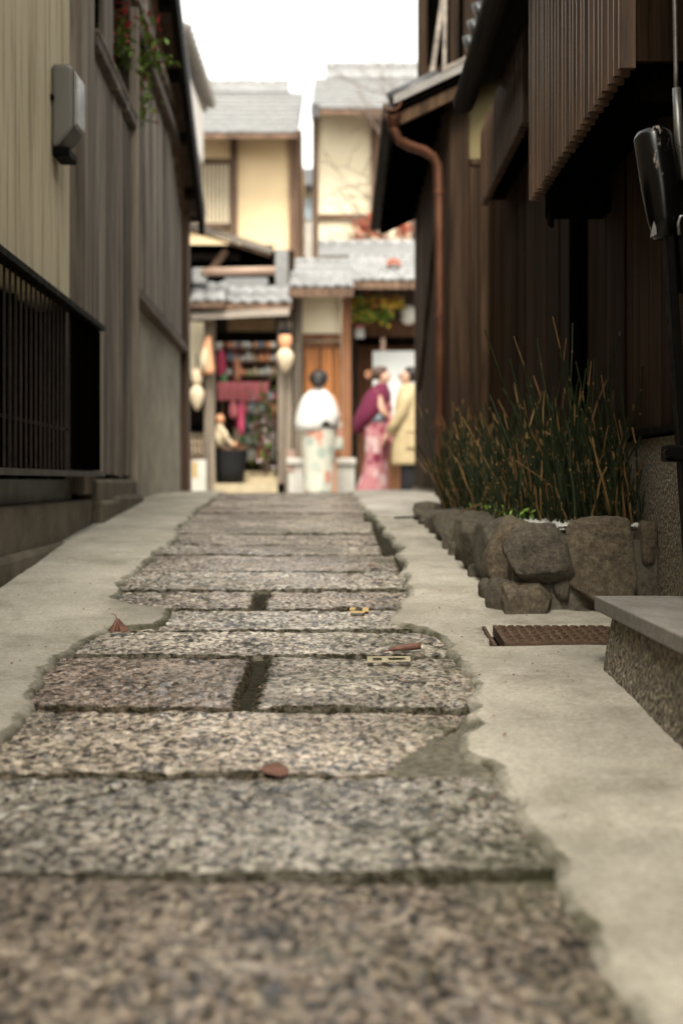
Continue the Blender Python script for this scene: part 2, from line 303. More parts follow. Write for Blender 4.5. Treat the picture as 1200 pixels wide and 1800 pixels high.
# ------------------------------------------------------------------ object helpers
ORG = {}
def link(o): COL.objects.link(o); return o
def tag(o, label, cat, group=None, kind=None):
    if label: o['label'] = label
    if cat: o['category'] = cat
    if group: o['group'] = group
    if kind: o['kind'] = kind
    return o
def thing(name, label, cat, loc, group=None, kind=None):
    o = link(bpy.data.objects.new(name, None)); o.location = loc; o.empty_display_size = .1
    ORG[o] = Vector(loc); return tag(o, label, cat, group, kind)
class MB:
    def __init__(s): s.v = []; s.f = []
    def add(s, vs, fs):
        k = len(s.v); s.v += [tuple(x) for x in vs]; s.f += [tuple(i + k for i in f) for f in fs]; return s
    def box(s, x0, x1, y0, y1, z0, z1):
        return s.add([(x0,y0,z0),(x1,y0,z0),(x1,y1,z0),(x0,y1,z0),(x0,y0,z1),(x1,y0,z1),(x1,y1,z1),(x0,y1,z1)],
                     [(0,3,2,1),(4,5,6,7),(0,1,5,4),(1,2,6,5),(2,3,7,6),(3,0,4,7)])
    def hexa(s, p): return s.add(p, [(0,3,2,1),(4,5,6,7),(0,1,5,4),(1,2,6,5),(2,3,7,6),(3,0,4,7)])
    def prism(s, poly, d):                                        # poly: list of 3D points, extruded by vector d
        n = len(poly); d = Vector(d); a = [Vector(p) for p in poly]
        return s.add(a + [p + d for p in a], [tuple(range(n))[::-1], tuple(range(n, 2*n))] + [(i, (i+1) % n, n + (i+1) % n, n + i) for i in range(n)])
    def bar(s, a, b, w, h, up=(0,0,1)):
        a = Vector(a); b = Vector(b); t = (b - a).normalized(); u = Vector(up)
        if abs(t.dot(u)) > .95: u = Vector((0,1,0))
        sx = t.cross(u).normalized() * (w/2); sy = sx.cross(t).normalized() * (h/2)
        return s.hexa([a-sx-sy, a+sx-sy, b+sx-sy, b-sx-sy, a-sx+sy, a+sx+sy, b+sx+sy, b-sx+sy])
    def tube(s, pts, rads, n=8, caps=True):
        pts = [Vector(p) for p in pts]
        if not hasattr(rads, '__len__'): rads = [rads] * len(pts)
        vs = []; ref = None
        for i, p in enumerate(pts):
            t = (pts[min(i+1, len(pts)-1)] - pts[max(i-1, 0)]).normalized()
            if ref is None: ref = Vector((1,0,0)) if abs(t.x) < .8 else Vector((0,1,0))
            u = (ref - t * ref.dot(t)).normalized(); v = t.cross(u); ref = u
            vs += [p + (u * math.cos(2*math.pi*j/n) + v * math.sin(2*math.pi*j/n)) * rads[i] for j in range(n)]
        fs = [(i*n+j, i*n+(j+1) % n, (i+1)*n+(j+1) % n, (i+1)*n+j) for i in range(len(pts)-1) for j in range(n)]
        if caps: fs += [tuple(range(n))[::-1], tuple((len(pts)-1)*n + j for j in range(n))]
        return s.add(vs, fs)
    def loft(s, rings, n=20, fold=0, seed=0, caps=True):           # ring: cx, cy, cz, rx, ry, [rot]
        vs = []
        for k, r in enumerate(rings):
            ro = r[5] if len(r) > 5 else 0
            for j in range(n):
                a = 2*math.pi*j/n
                m = 1 + fold * math.sin(a*7 + seed + k*.35) * .6 + fold * math.sin(a*4 - k*.5 + seed*2) * .5
                x = r[3]*m*math.cos(a); y = r[4]*m*math.sin(a)
                vs.append((r[0] + x*math.cos(ro) - y*math.sin(ro), r[1] + x*math.sin(ro) + y*math.cos(ro), r[2]))
        fs = [(i*n+j, i*n+(j+1) % n, (i+1)*n+(j+1) % n, (i+1)*n+j) for i in range(len(rings)-1) for j in range(n)]
        if caps: fs += [tuple(range(n))[::-1], tuple((len(rings)-1)*n + j for j in range(n))]
        return s.add(vs, fs)
    def mesh(s, name, mat, off=(0,0,0), smooth=False):
        me = bpy.data.meshes.new(name); o = Vector(off)
        me.from_pydata([tuple(Vector(v) - o) for v in s.v], [], s.f); me.materials.append(M[mat] if isinstance(mat, str) else mat)
        if smooth: me.shade_smooth()
        me.update(); return me
    def build(s, name, mat, parent=None, smooth=False, bevel=0, at=None):
        off = ORG[parent] if parent is not None else (Vector(at) if at else Vector((0,0,0)))
        me = s.mesh(name, mat, off, smooth)
        bm = bmesh.new(); bm.from_mesh(me); bmesh.ops.recalc_face_normals(bm, faces=bm.faces); bm.to_mesh(me); bm.free()
        o = link(bpy.data.objects.new(name, me)); o.parent = parent
        if parent is None: o.location = off; ORG[o] = Vector(off)
        else: ORG[o] = Vector(off)
        if bevel:
            b = o.modifiers.new('bevel', 'BEVEL'); b.width = bevel; b.segments = 2; b.limit_method = 'ANGLE'
        return o
def inst(name, me, parent, loc, rot=(0,0,0), scale=(1,1,1)):
    o = link(bpy.data.objects.new(name, me)); o.parent = parent
    o.location = Vector(loc) - (ORG[parent] if parent is not None else Vector((0,0,0))); o.rotation_euler = rot; o.scale = scale
    return o
def pbox(x0, x1, y0, y1, Y, d):                                    # box whose front face fills a rectangle of the view at distance Y
    return MB().box(XX(x0, Y), XX(x1, Y), Y, Y + d, ZZ(max(y0, y1), Y), ZZ(min(y0, y1), Y))
def P(px, py, Y): return Vector((XX(px, Y), Y, ZZ(py, Y)))

# ================================================================== GROUND, PATH, CONCRETE
def grid_mesh(name, mat, Xg, Yg, Zg, attr=None, smooth=True, skirt=0.0):
    nr, nc = Xg.shape; idx = np.arange(nr*nc).reshape(nr, nc)
    V = np.stack([Xg.ravel(), Yg.ravel(), Zg.ravel()], 1)
    Q = np.stack([idx[:-1, :-1].ravel(), idx[:-1, 1:].ravel(), idx[1:, 1:].ravel(), idx[1:, :-1].ravel()], 1)
    A = attr.ravel() if attr is not None else None
    if skirt:
        per = np.concatenate([idx[0, :], idx[1:, -1], idx[-1, -2::-1], idx[-2:0:-1, 0]]); n0 = len(V); m = len(per)
        low = V[per].copy(); low[:, 2] -= skirt; V = np.concatenate([V, low]); lo = n0 + np.arange(m)
        Q = np.concatenate([Q, np.stack([per, lo, np.roll(lo, -1), np.roll(per, -1)], 1)])
        if A is not None: A = np.concatenate([A, np.ones(m)])
    me = bpy.data.meshes.new(name); me.vertices.add(len(V)); me.vertices.foreach_set('co', V.ravel().astype(np.float32))
    me.loops.add(len(Q)*4); me.loops.foreach_set('vertex_index', Q.ravel().astype(np.int32))
    me.polygons.add(len(Q)); me.polygons.foreach_set('loop_start', np.arange(0, len(Q)*4, 4, dtype=np.int32))
    try: me.polygons.foreach_set('loop_total', np.full(len(Q), 4, dtype=np.int32))
    except Exception: pass
    me.update(calc_edges=True); me.validate()
    if A is not None:
        at = me.attributes.new('edge', 'FLOAT', 'POINT'); at.data.foreach_set('value', A.astype(np.float32))
    me.materials.append(M[mat])
    if smooth: me.shade_smooth()
    return me

# one ground sheet to the horizon
ys = np.concatenate([np.linspace(-80, -2, 12), np.arange(-1.5, 20, .25), np.linspace(21, 300, 20)])
xs = np.concatenate([np.linspace(-150, -3, 8), np.linspace(-2, 2, 9), np.linspace(3, 150, 8)])
Xg, Yg = np.meshgrid(xs, ys)
g = link(bpy.data.objects.new('ground', grid_mesh('ground', 'earth', Xg, Yg, hz(Yg) - .07))); tag(g, 'pale street ground beyond and around the alley', None, kind='structure')
# dark bed that shows in the joints of the paving
ys = np.arange(-2, 12.6, .04); xs = np.linspace(-1.0, .75, 60)
Xg, Yg = np.meshgrid(xs, ys)
Zg = hz(Yg) - .014 + .003*vnoise(Xg*30, Yg*30, 3)
path = link(bpy.data.objects.new('stone_path', grid_mesh('path_bed', 'mortar', Xg - .028*(Yg-3), Yg, Zg)))
ORG[path] = Vector((0,0,0)); tag(path, 'stone paved path running up the middle of the alley', None, kind='structure')

EL = [(-900,2600),(-420,1800),(-250,1600),(-100,1420),(-20,1345),(25,1290),(60,1240),(75,1200),(100,1165),(135,1150),(165,1125),(195,1108),(285,1103),(303,1090),(300,1074),
      (240,1068),(207,1055),(212,1035),(240,1005),(268,985),(285,970),(312,950),(322,925),(340,910),(355,895),(372,884),(385,874),(395,867)]
ER = [(1500,2600),(1095,1800),(1040,1700),(1000,1620),(955,1530),(920,1450),(885,1385),(850,1358),(797,1330),(800,1305),(822,1280),(826,1230),(812,1190),(785,1145),(765,1125),
      (735,1110),(692,1099),(676,1086),(690,1070),(712,1055),(716,1035),(706,1010),(704,990),(694,960),(672,930),(652,915),(632,895),(622,880),(612,867)]
def edgefun(L):
    pts = [gnd(x, y) for x, y in L]; pts.sort(key=lambda p: p[1])
    return (lambda Y: np.interp(Y, [p[1] for p in pts], [p[0] for p in pts]))
eL, eR = edgefun(EL), edgefun(ER)
LW = lambda Y: -.981 - .028*Y                                    # face of the walls on the left
RW = .90                                                          # face of the near house on the right
def strip(name, edge, far, sgn, mat, y0, y1, lift, label, seed):
    ys = np.concatenate([np.arange(y0, 2, .03), np.arange(max(2, y0), min(5, y1), .008), np.arange(5, y1, .03)]); ys = ys[(ys >= y0) & (ys <= y1)]
    ds = np.array([0, .003, .008, .016, .028, .045, .07, .1, .13, *np.linspace(.16, 1, 44)])
    e = edge(ys) + .0035*vnoise(ys*45, ys*0, seed) + .010*vnoise(ys*14, ys*0+3, seed+1) + .012*vnoise(ys*6, ys*0+5, seed+6) + .0012*vnoise(ys*110, ys*0+7, seed+4)
    f = far(ys); wid = np.abs(f - e)
    Xg = e[:, None] + sgn * np.where(ds[None, :] < .15, np.minimum(ds[None, :], .15*wid[:, None]*ds[None, :]/.15 + 0*ds[None, :]), wid[:, None]*ds[None, :])
    dd = np.abs(Xg - e[:, None]); Yg = np.repeat(ys[:, None], len(ds), 1)
    prof = np.interp(dd, [0, .003, .008, .016, .03, .06, .15, .5], [-.028, .002, .008, .010, .011, .013, .015, .018])
    Zg = hz(Yg) + prof + lift + .004*vnoise(Xg*4, Yg*3, seed+2) * np.clip(dd*12, 0, 1) + .0018*vnoise(Xg*17, Yg*17, seed+3) * np.clip(dd*20, 0, 1)
    if sgn > 0: Zg = np.where((Xg > .368) & (Xg < .72) & (Yg > 3.452) & (Yg < 3.74), Zg - .06, Zg)
    inn = np.clip(1 - dd/.042, 0, 1); out = np.clip(1 - np.abs(Xg - f[:, None])/.14, 0, 1)
    o = link(bpy.data.objects.new(name, grid_mesh(name, mat, Xg, Yg, Zg, np.maximum(inn, out)*.95)))
    return tag(o, label, None, kind='structure')
strip('pavement_left', eL, lambda Y: LW(Y) - .05, -1, 'concrete', -2, 12.5, 0, 'smooth beige concrete strip poured against the left walls', 11)
strip('pavement_right', eR, lambda Y: np.full_like(Y, .98), 1, 'concrete', -2, 12.5, 0, 'smooth beige concrete strip between the path and the planter', 21)
strip('pavement_apron', lambda Y: eR(Y) + .012 + np.clip(6.95-Y, 0, .1), lambda Y: np.full_like(Y, .70), 1, 'apron', 6.85, 12.5, .010, 'paler concrete apron at the far right end of the path', 31)

def paving_stone(c, res, seed, crack=None, amp=1.0, name='paving_stone', mat='granite', drop=0.0, tone=(.8, .75, .68)):
    bl, br, tr, tl = [np.array(p) for p in c]
    nu = max(6, int(np.linalg.norm(br-bl)/res)); nv = max(4, int(np.linalg.norm(tl-bl)/res))
    u, v = np.meshgrid(np.linspace(0, 1, nu+1), np.linspace(0, 1, nv+1))
    B = (bl[None,None]*(1-u)[...,None] + br[None,None]*u[...,None])*(1-v)[...,None] + (tl[None,None]*(1-u)[...,None] + tr[None,None]*u[...,None])*v[...,None]
    X, Y = B[...,0], B[...,1]; W = np.linalg.norm(br-bl); D = np.linalg.norm(tl-bl)
    wob = .006*vnoise(X*9, Y*9, seed) + .002*vnoise(X*40, Y*40, seed+1)
    dv = np.minimum(v, 1-v)*D; du = np.minimum(u, 1-u)*W
    Y = Y + wob*np.clip(1-dv/.08, 0, 1)*np.where(v < .5, 1, -1); X = X + .5*wob*np.clip(1-du/.08, 0, 1)
    d = np.minimum(du, dv) - .002 + .003*vnoise(X*35, Y*35, seed+9)
    z = -.014*np.clip(1-d/.016, 0, 1)**2
    pit = vnoise(X*70, Y*48, seed+3)*.6 + vnoise(X*130, Y*95, seed+4)*.4
    z = z + amp*(.0030*vnoise(X*7, Y*7, seed+2) + .0022*vnoise(X*26, Y*20, seed+5) - .0060*np.clip(pit-.05, 0, 1) + .0016*np.clip(-pit, 0, 1))
    z = z + .004*random.uniform(-1, 1) + (u-.5)*random.uniform(-.004, .004)
    ed = np.clip(1 - d/.05, 0, 1)
    if crack is not None:
        q = [np.array(gnd(*p)) for p in crack]; dm = np.full(X.shape, 9.0); Xn = X + .008*vnoise(X*20, Y*20, 77); Yn = Y + .008*vnoise(X*22, Y*22, 78)
        for a, b in zip(q[:-1], q[1:]):
            t = np.clip(((Xn-a[0])*(b-a)[0] + (Yn-a[1])*(b-a)[1])/((b-a)@(b-a)), 0, 1)
            dm = np.minimum(dm, np.hypot(Xn-a[0]-t*(b-a)[0], Yn-a[1]-t*(b-a)[1]))
        k = np.clip(1-dm/.013, 0, 1)**.7; z = z - .012*k; ed = np.maximum(ed, np.clip(1.4*k, 0, 1.1))
    o = link(bpy.data.objects.new(name, grid_mesh(name, mat, X, Y, hz(Y) + z - drop, ed, True, .05)))
    o.parent = path; o.color = (*tone, 1); return o

rows = [.80, gY(1540), gY(1361), gY(1245), gY(1154), gY(1109), gY(1071), gY(1038), gY(1004), gY(975), gY(957), gY(938), gY(917), gY(902), gY(890), gY(881)]
while rows[-1] < 12.2: rows.append(rows[-1] + random.uniform(.4, .55))
splits = {3: [(437, 454)], 6: [(452, 463)]}
rend = {8: 704, 9: 676, 10: 668, 11: 660, 12: 646}
TONE = {(0,0): (.58,.51,.44), (1,0): (.72,.71,.67), (2,0): (.92,.85,.76), (3,0): (.68,.58,.51), (3,1): (.82,.79,.72), (4,0): (.98,.95,.89), (5,0): (.86,.84,.79), (6,0): (.84,.78,.71), (6,1): (.78,.71,.64)}
gaps = {0: .007, 1: .006, 2: .013, 3: .010, 4: .012, 5: .006, 6: .007, 7: .007}
for i in range(len(rows)-1):
    ga, gb = gaps.get(i, .006), gaps.get(i+1, .006)
    y0, y1 = rows[i] + ga, rows[i+1] - gb*.6
    yy = np.linspace(y0, y1, 12); xl = float(eL(yy).min()) - .07; xr = float(eR(yy).max()) + .06
    ym = (y0+y1)/2
    if i in rend: xr = XX(rend[i], ym)
    cuts = [xl]
    for a, b in splits.get(i, []): cuts += [XX(a, ym), XX(b, ym)]
    cuts.append(xr)
    res = .005 if i < 8 else (.009 if i < 11 else .02)
    for k in range(0, len(cuts), 2):
        a, b = cuts[k], cuts[k+1]; j = lambda: random.uniform(-.008, .008)
        c = [(a, y0+j()), (b, y0+j()), (b, y1+j()), (a, y1+j())]
        if i == 2:
            c[1] = (XX(690, y0), y0); c[2] = (XX(870, y1), y1)
        if i == 4 and k == 0: c[0] = (XX(110, y0), y0)
        tn = TONE.get((i, k//2)) or random.choice(((.86,.81,.74),(.76,.70,.63),(.90,.87,.80),(.80,.73,.66)))
        paving_stone(c, res, 40 + i*10 + k, tone=tn, crack=[(-40,1440),(60,1420),(130,1405),(200,1385),(262,1372)] if i == 1 else None, amp=1.0 if i > 0 else 1.3)
y0, y1 = rows[2] - .004, rows[3] - .03
paving_stone([(XX(650, y0), y0), (XX(900, y0), y0), (XX(890, y1), y1), (XX(820, y1), y1)], .006, 999, amp=.7, name='mortar_patch', mat='mossmortar', drop=.004)

# ================================================================== LEFT HOUSES
def wbox(y0, y1, o0, o1, z0, z1, wall=LW, mb=None):               # box along the left wall: offsets o from the wall face (+ = out into the alley)
    m = mb or MB()
    return m.hexa([(wall(y0)+o0, y0, z0), (wall(y0)+o1, y0, z0), (wall(y1)+o1, y1, z0), (wall(y1)+o0, y1, z0),
                   (wall(y0)+o0, y0, z1), (wall(y0)+o1, y0, z1), (wall(y1)+o1, y1, z1), (wall(y1)+o0, y1, z1)])
E = EYE
sh = thing('stucco_house', 'yellow stuccoed house wall with black window grating at the left edge', 'house', (-1.2, 5, float(hz(5))))
# wall with recessed window behind the grating
m = MB(); wbox(-5, 6.02, -.22, 0, E+.72, E+2.95, mb=m); wbox(-5, 2.6, -.22, -.001, E-.07, E+.72, mb=m)
m.build('wall', 'stucco', sh)
wbox(2.6, 6.5, -.26, -.16, E-.08, E+.72).build('window_recess', 'blackwood', sh)
wbox(-5, 6.5, -.24, .03, E-.75, E-.085).build('foundation', 'oldconc', sh, bevel=.015)
wbox(-5, 6.0, -.10, .06, E-.64, E-.24).build('foundation_footing', 'oldconc', sh, bevel=.02)
gf = wbox(2.6, 6.50, .035, .085, E+.682, E+.705).build('grating_rail', 'blackmetal', sh)
wbox(2.6, 6.50, .035, .08, E+.018, E+.040).build('grating_rail', simple('dull_rail', (.09,.08,.07), (.05,.045,.04), 12), sh)
wbox(2.6, 6.50, .03, .048, E+.20, E+.21).build('grating_rail', 'blackmetal', sh)
barm = MB().box(-.003, .003, -.006, .006, 0, .635).mesh('grating_bar', simple('brown_bar_paint', (.035,.026,.018), (.022,.016,.011), 20, rough=.7, bump=.1, spec=.1))
y = 2.66
wbox(5.72, 6.48, .046, .066, E+.046, E+.674).build('grating_panel', 'blackwood', sh)
while y < 5.72:
    inst('grating_bar', barm, sh, (LW(y)+.058, y, E+.043)); y += .088
wbox(2.6, 6.5, -.13, -.12, E-.02, E+.70).build('window_glass', simple('dim_glass', (.003,.0025,.002), (.002,.0015,.001), 3, spec=.0, rough=.5, bump=0, var=0), sh)
for yy in (3.2, 3.9, 4.6, 5.3, 6.0): wbox(yy, yy+.05, -.118, -.085, E-.02, E+.70).build('window_mullion', 'darkbeam', sh)
wbox(2.6, 6.2, -.1, -.02, E-.082, E+.005).build('window_base_panel', simple('green_grey_panel', (.10,.10,.075), (.06,.06,.045), 6, rough=.7), sh)
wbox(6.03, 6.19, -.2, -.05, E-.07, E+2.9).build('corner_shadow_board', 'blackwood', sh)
# roof of the stucco house, high above the frame
m = MB(); m.hexa([(-.80,-5,E+2.96),(-.95,6.0,E+2.96),(-4,6.0,E+4.2),(-4,-5,E+4.2),(-.80,-5,E+3.06),(-.95,6.0,E+3.06),(-4,6.0,E+4.3),(-4,-5,E+4.3)])
m.build('roof', 'darktile', sh)
MB().box(-4.2, -1.45, -5, 6.0, E-.5, E+2.9).build('house_body', 'stucco', sh)

mb_ = thing('meter_box', 'grey plastic meter box with rounded top screwed to the yellow stucco', 'meter box', (-1.05, 5.7, E+1.29))
by0, by1 = 5.57, 5.76
def boxprof(o, z0, z1, cut):                                      # side profile in the X-Z plane, chamfered foot, rounded head
    x0, x1 = LW(by0)+.002, LW(by0)+o
    pr = [(x0, z0), (x0+(x1-x0)*.3, z0), (x1, z0+cut)]
    for a in range(0, 91, 15): pr.append((x1-.03+.03*math.cos(R(a)), z1-.03+.03*math.sin(R(a))))
    return pr + [(x0, z1)]
MB().prism([(x, by0, z) for x, z in boxprof(.088, E+1.31, E+1.635, .07)], (0, by1-by0, 0)).build('case', 'boxgrey', mb_, bevel=.016)
MB().prism([(x, by0+.012, z) for x, z in [(LW(by0)+.0885, E+1.39), (LW(by0)+.102, E+1.40), (LW(by0)+.102, E+1.595), (LW(by0)+.0885, E+1.61)]], (0, by1-by0-.024, 0)).build('lid', 'boxlip', mb_, bevel=.004)
MB().box(LW(by0)+.004, LW(by0)+.07, by0+.01, by1-.01, E+1.275, E+1.312).build('cable_gland', 'blackmetal', mb_, bevel=.006)
MB().tube([(LW(by0)+.004, by0-.002, E+1.50), (LW(by0)+.004, by0-.014, E+1.50)], .012, 10).build('screw_lug', 'blackmetal', mb_)

th = thing('timber_house', 'weathered grey board house with gable verge on the left of the alley', 'house', (-1.25, 8.5, float(hz(8.5))))
RID = 8.9
def roofz(Y): return E + 2.21 + (12.0 - max(Y, 2*RID - Y if Y < RID else Y))*.394
k = 0; y = 6.56
while y < 8.10:
    wd = random.uniform(.10, .15); y1 = min(y + wd, 8.12); o = random.uniform(-.006, .006)
    wbox(y+.004, y1-.003, -.05, .012+o, E+.015+random.uniform(-.012, .02), E+2.0).build('plank', 'greywood', th); y = y1
y = 8.16
while y < 11.7:
    wd = random.uniform(.14, .2); y1 = min(y + wd, 11.72); o = random.uniform(-.006, .006)
    wbox(y+.004, y1-.003, -.06, .0+o, E+1.09, min(roofz(y), roofz(y1)) - .09).build('plank', 'greywood', th); y = y1
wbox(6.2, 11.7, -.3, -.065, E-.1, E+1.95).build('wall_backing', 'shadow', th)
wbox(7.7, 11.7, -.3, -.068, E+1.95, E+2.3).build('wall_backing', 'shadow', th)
wbox(6.2, 6.545, -.05, .03, E-.06, E+3.0).build('post', 'postwood', th, bevel=.008)
wbox(6.72, 7.08, .02, .045, E+2.09, E+3.2).build('post', 'postwood', th, bevel=.008)
wbox(8.10, 8.17, .0, .05, E-.1, E+2.7).build('post', 'postwood', th, bevel=.006)
wbox(11.7, 11.9, -.05, .05, E-.1, E+2.2).build('post', 'beamwood', th, bevel=.006)
wbox(6.55, 8.1, -.05, .045, E+2.003, E+2.06).build('beam', 'greywood', th, bevel=.006)
wbox(6.55, 8.1, -.04, .05, E+2.063, E+2.085).build('beam_cap', 'postwood', th)
wbox(8.17, 11.7, .002, .06, E+2.56, E+2.63).build('beam', 'sillwood', th, bevel=.006)
wbox(8.17, 10.9, .002, .05, E+2.76, E+2.82).build('beam', 'greywood', th, bevel=.006)
wbox(8.17, 11.7, -.02, .055, E+1.05, E+1.088).build('sill', 'sillwood', th, bevel=.006)
wbox(8.17, 11.7, -.02, .025, E+1.10, E+1.15).build('sill', 'sillwood', th, bevel=.006)
wbox(8.17, 11.7, -.06, -.012, E-.2, E+1.05).build('concrete_panel', 'graypanel', th)
wbox(6.52, 8.2, -.06, .045, E-.30, E+.008).build('plinth_stone', 'oldconc', th, bevel=.02)
for a, b in ((6.5, 7.1), (7.1, 7.7), (7.7, 8.2)): wbox(a+.006, b-.006, -.06, .075, E-.4, E-.075+random.uniform(-.02,.01)).build('plinth_stone', 'oldconc', th, bevel=.02)
# roof: slopes down along the alley, verge overhanging the wall
def slope(o0, o1, dz0, dz1, ya, yb):
    za, zb = roofz(ya), roofz(yb)
    return MB().hexa([(LW(ya)+o0, ya, za+dz0), (LW(ya)+o1, ya, za+dz0), (LW(yb)+o1, yb, zb+dz0), (LW(yb)+o0, yb, zb+dz0),
                      (LW(ya)+o0, ya, za+dz1), (LW(ya)+o1, ya, za+dz1), (LW(yb)+o1, yb, zb+dz1), (LW(yb)+o0, yb, zb+dz1)])
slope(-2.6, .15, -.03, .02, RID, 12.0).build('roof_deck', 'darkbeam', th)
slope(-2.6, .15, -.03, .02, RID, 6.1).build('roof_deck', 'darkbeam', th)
slope(.12, .165, -.14, .0, RID, 12.0).build('bargeboard', 'darkbeam', th)
slope(.032, .118, -.036, -.031, RID, 11.9).build('soffit_board', 'sillwood', th)
slope(.005, .03, -.12, -.035, RID, 11.75).build('verge_trim', 'orangewood', th)
for i in range(4): slope(.03, .118, -.095, -.04, 9.4+i*.7, 9.46+i*.7).build('verge_bracket', 'darkbeam', th)
slope(-2.6, .17, .021, .06, RID, 12.0).build('roof', 'darktile', th)
slope(-2.6, .17, .021, .06, RID, 6.1).build('roof', 'darktile', th)
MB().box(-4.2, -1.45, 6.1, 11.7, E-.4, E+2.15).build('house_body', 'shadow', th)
wbox(6.2, 7.7, -.9, -.85, E+1.95, E+3.2).build('recess_back', 'blackwood', th)
wbox(6.5, 8.1, -.12, .01, E+2.78, E+2.86).build('beam', 'postwood', th)

# nandina shrub leaning out through the opening
nd = thing('nandina_shrub', 'green shrub with red leaf tips leaning out over the left board wall', 'shrub', (-1.25, 7.6, E+2.05))
rng = random.Random(5)
stems = MB(); green = MB(); dark = MB(); red = MB()
def leaf(mb, p, d, L, wdt, rg=rng):
    d = Vector(d).normalized(); s = d.cross(Vector((rg.uniform(-.3,.3), rg.uniform(-.3,.3), 1))).normalized()*wdt
    n = s.cross(d).normalized()*wdt*.3
    mb.add([p, p+d*L*.45+s+n, p+d*L, p+d*L*.45-s+n, p+d*L*.5-n*.4], [(0,1,4),(1,2,4),(2,3,4),(3,0,4)])
tips = [P(235,60,8.3),P(262,40,8.6),P(285,85,8.5),P(305,110,8.6),P(250,130,8.7),P(240,180,8.4),P(262,185,8.8),P(225,100,8.0),P(170,60,7.2),P(178,90,7.2),
        P(232,150,8.3),P(252,215,8.7),P(255,95,8.6),P(222,40,8.0),P(270,105,8.9),P(240,20,8.4),P(244,205,8.5),P(228,120,8.2)]
for q, t in enumerate(tips):
    b = Vector((LW(t.y)-.12, t.y-.25, E+2.45)) if t.y > 7.6 else Vector((LW(7.0)-.3, 7.1, E+2.0))
    if q in (5, 6, 11, 16, 10): b.z = E+2.7
    mid = (b+t)/2 + Vector((0,0,.08)); stems.tube([b, mid, t], [.006,.005,.002], 5)
    for j in range(46):
        u = rng.uniform(.45, 1.05); p = (b.lerp(mid, u*2) if u < .5 else mid.lerp(t, min(1, u*2-1))) + Vector((rng.gauss(0,.035), rng.gauss(0,.05), rng.gauss(0,.04)))
        d = (rng.gauss(0,1), rng.gauss(0,1), rng.gauss(-.3,.6)); tgt = dark if t.y < 7.6 else green
        if rng.random() < (.55 if q in (0,1,4,13,15) else .10): tgt = red
        leaf(tgt, p, d, rng.uniform(.05,.085), rng.uniform(.010,.017))
stems.build('stem', 'bark', nd); green.build('foliage', 'leafgreen', nd); dark.build('foliage', 'leafdark', nd); red.build('foliage', 'leafred', nd)['label'] = 'red young leaves at the shoot tips'

# ================================================================== RIGHT NEAR HOUSE
rh = thing('slatted_house', 'dark timber house with slatted bay windows along the right side', 'house', (.95, 5, float(hz(5))))
y = -3.0
while y < 8.6:
    wd = random.uniform(.15, .21); y1 = min(y+wd, 8.62); o = random.uniform(-.004, .004)
    MB().box(RW+o, RW+.05, y+.002, y1-.002, E+.155, E+1.95).build('plank', 'darkwood', rh); y = y1
MB().box(RW-.045, RW+.02, 5.22, 5.36, E+.16, E+1.3).build('post', 'blackwood', rh, bevel=.006)
MB().box(RW-.03, RW+.03, -3, 8.62, E+.130, E+.152).build('sill_flashing', 'blackmetal', rh)
MB().box(RW-.012, RW+.2, 3.0, 8.63, E-.55, E+.122).build('foundation', 'pebble', rh)
MB().box(RW-.012, RW+.2, -3, 2.99, E-.7, E+.122).build('foundation', 'pebble', rh)
MB().box(RW+.06, 4.5, -3, 8.6, E-.5, E+1.96).build('house_body', 'blackwood', rh)
MB().box(2.4, 4.5, -3, 8.6, E+1.97, E+3.9).build('upper_storey', 'darkwood', rh)
m = MB(); m.hexa([(1.95,-3,E+3.85),(1.95,8.6,E+3.85),(4.5,8.6,E+4.9),(4.5,-3,E+4.9),(1.95,-3,E+3.97),(1.95,8.6,E+3.97),(4.5,8.6,E+5.02),(4.5,-3,E+5.02)]); m.build('upper_roof', 'darktile', rh)
def bay(y0, y1, xo, zb, zt, pitch, sw, name):
    b = MB(); b.box(xo+.044, RW-.005, y0+.01, y1-.01, zb+.05, zb+.09); b.box(xo+.044, RW-.005, y0+.012, y1-.012, zt-.06, zt)
    b.box(xo+.044, xo+.06, y0+.03, y1-.03, zb+.09, zt-.06)
    o = b.build('bay_window', 'blackwood', rh)
    for yy in (y0+.005, y1-.055): MB().box(xo+.044, RW-.006, yy, yy+.02, zb+.02, zt-.01).build('bay_end', 'darkwood', o) if True else None
    sm = MB().prism([(-.016,-sw/2+.004,zb),(-.012,-sw/2,zb),(.022,-sw/2,zb),(.022,sw/2,zb),(-.012,sw/2,zb),(-.016,sw/2-.004,zb)], (0,0,zt-zb)).mesh('slat', 'slatwood')
    n = int((y1-y0)/pitch)
    for i in range(n+1):
        s = inst('slat', sm, o, (xo+.016+random.uniform(-.002,.002), y0+i*(y1-y0)/n, 0)); s.location = s.location + ORG[rh] - ORG[o]
    for f in (.02, .12, .5, .9): MB().box(xo+.0385, xo+.0435, y0+.03, y1-.03, zb+.03+(zt-zb-.1)*f, zb+.06+(zt-zb-.1)*f).build('bay_rail', 'blackwood', o)
    return o
bay(3.35, 4.92, .65, E+.97, E+1.84, .064, .021, 'near')
bay(5.95, 7.75, .755, E+1.50, E+1.90, .064, .021, 'far')
MB().box(.70, RW, 4.74, 4.90, E+.90, E+.99).build('bay_bracket', 'blackwood', rh, bevel=.006)
MB().box(.70, RW, 3.40, 3.52, E+.90, E+.99).build('bay_bracket', 'blackwood', rh, bevel=.006)
MB().tube([(.705, 4.8, E+.905), (.705, 4.8, E+.865), (.712, 4.8, E+.855)], [.010, .012, .007], 8).build('bay_hook', 'blackmetal', rh)
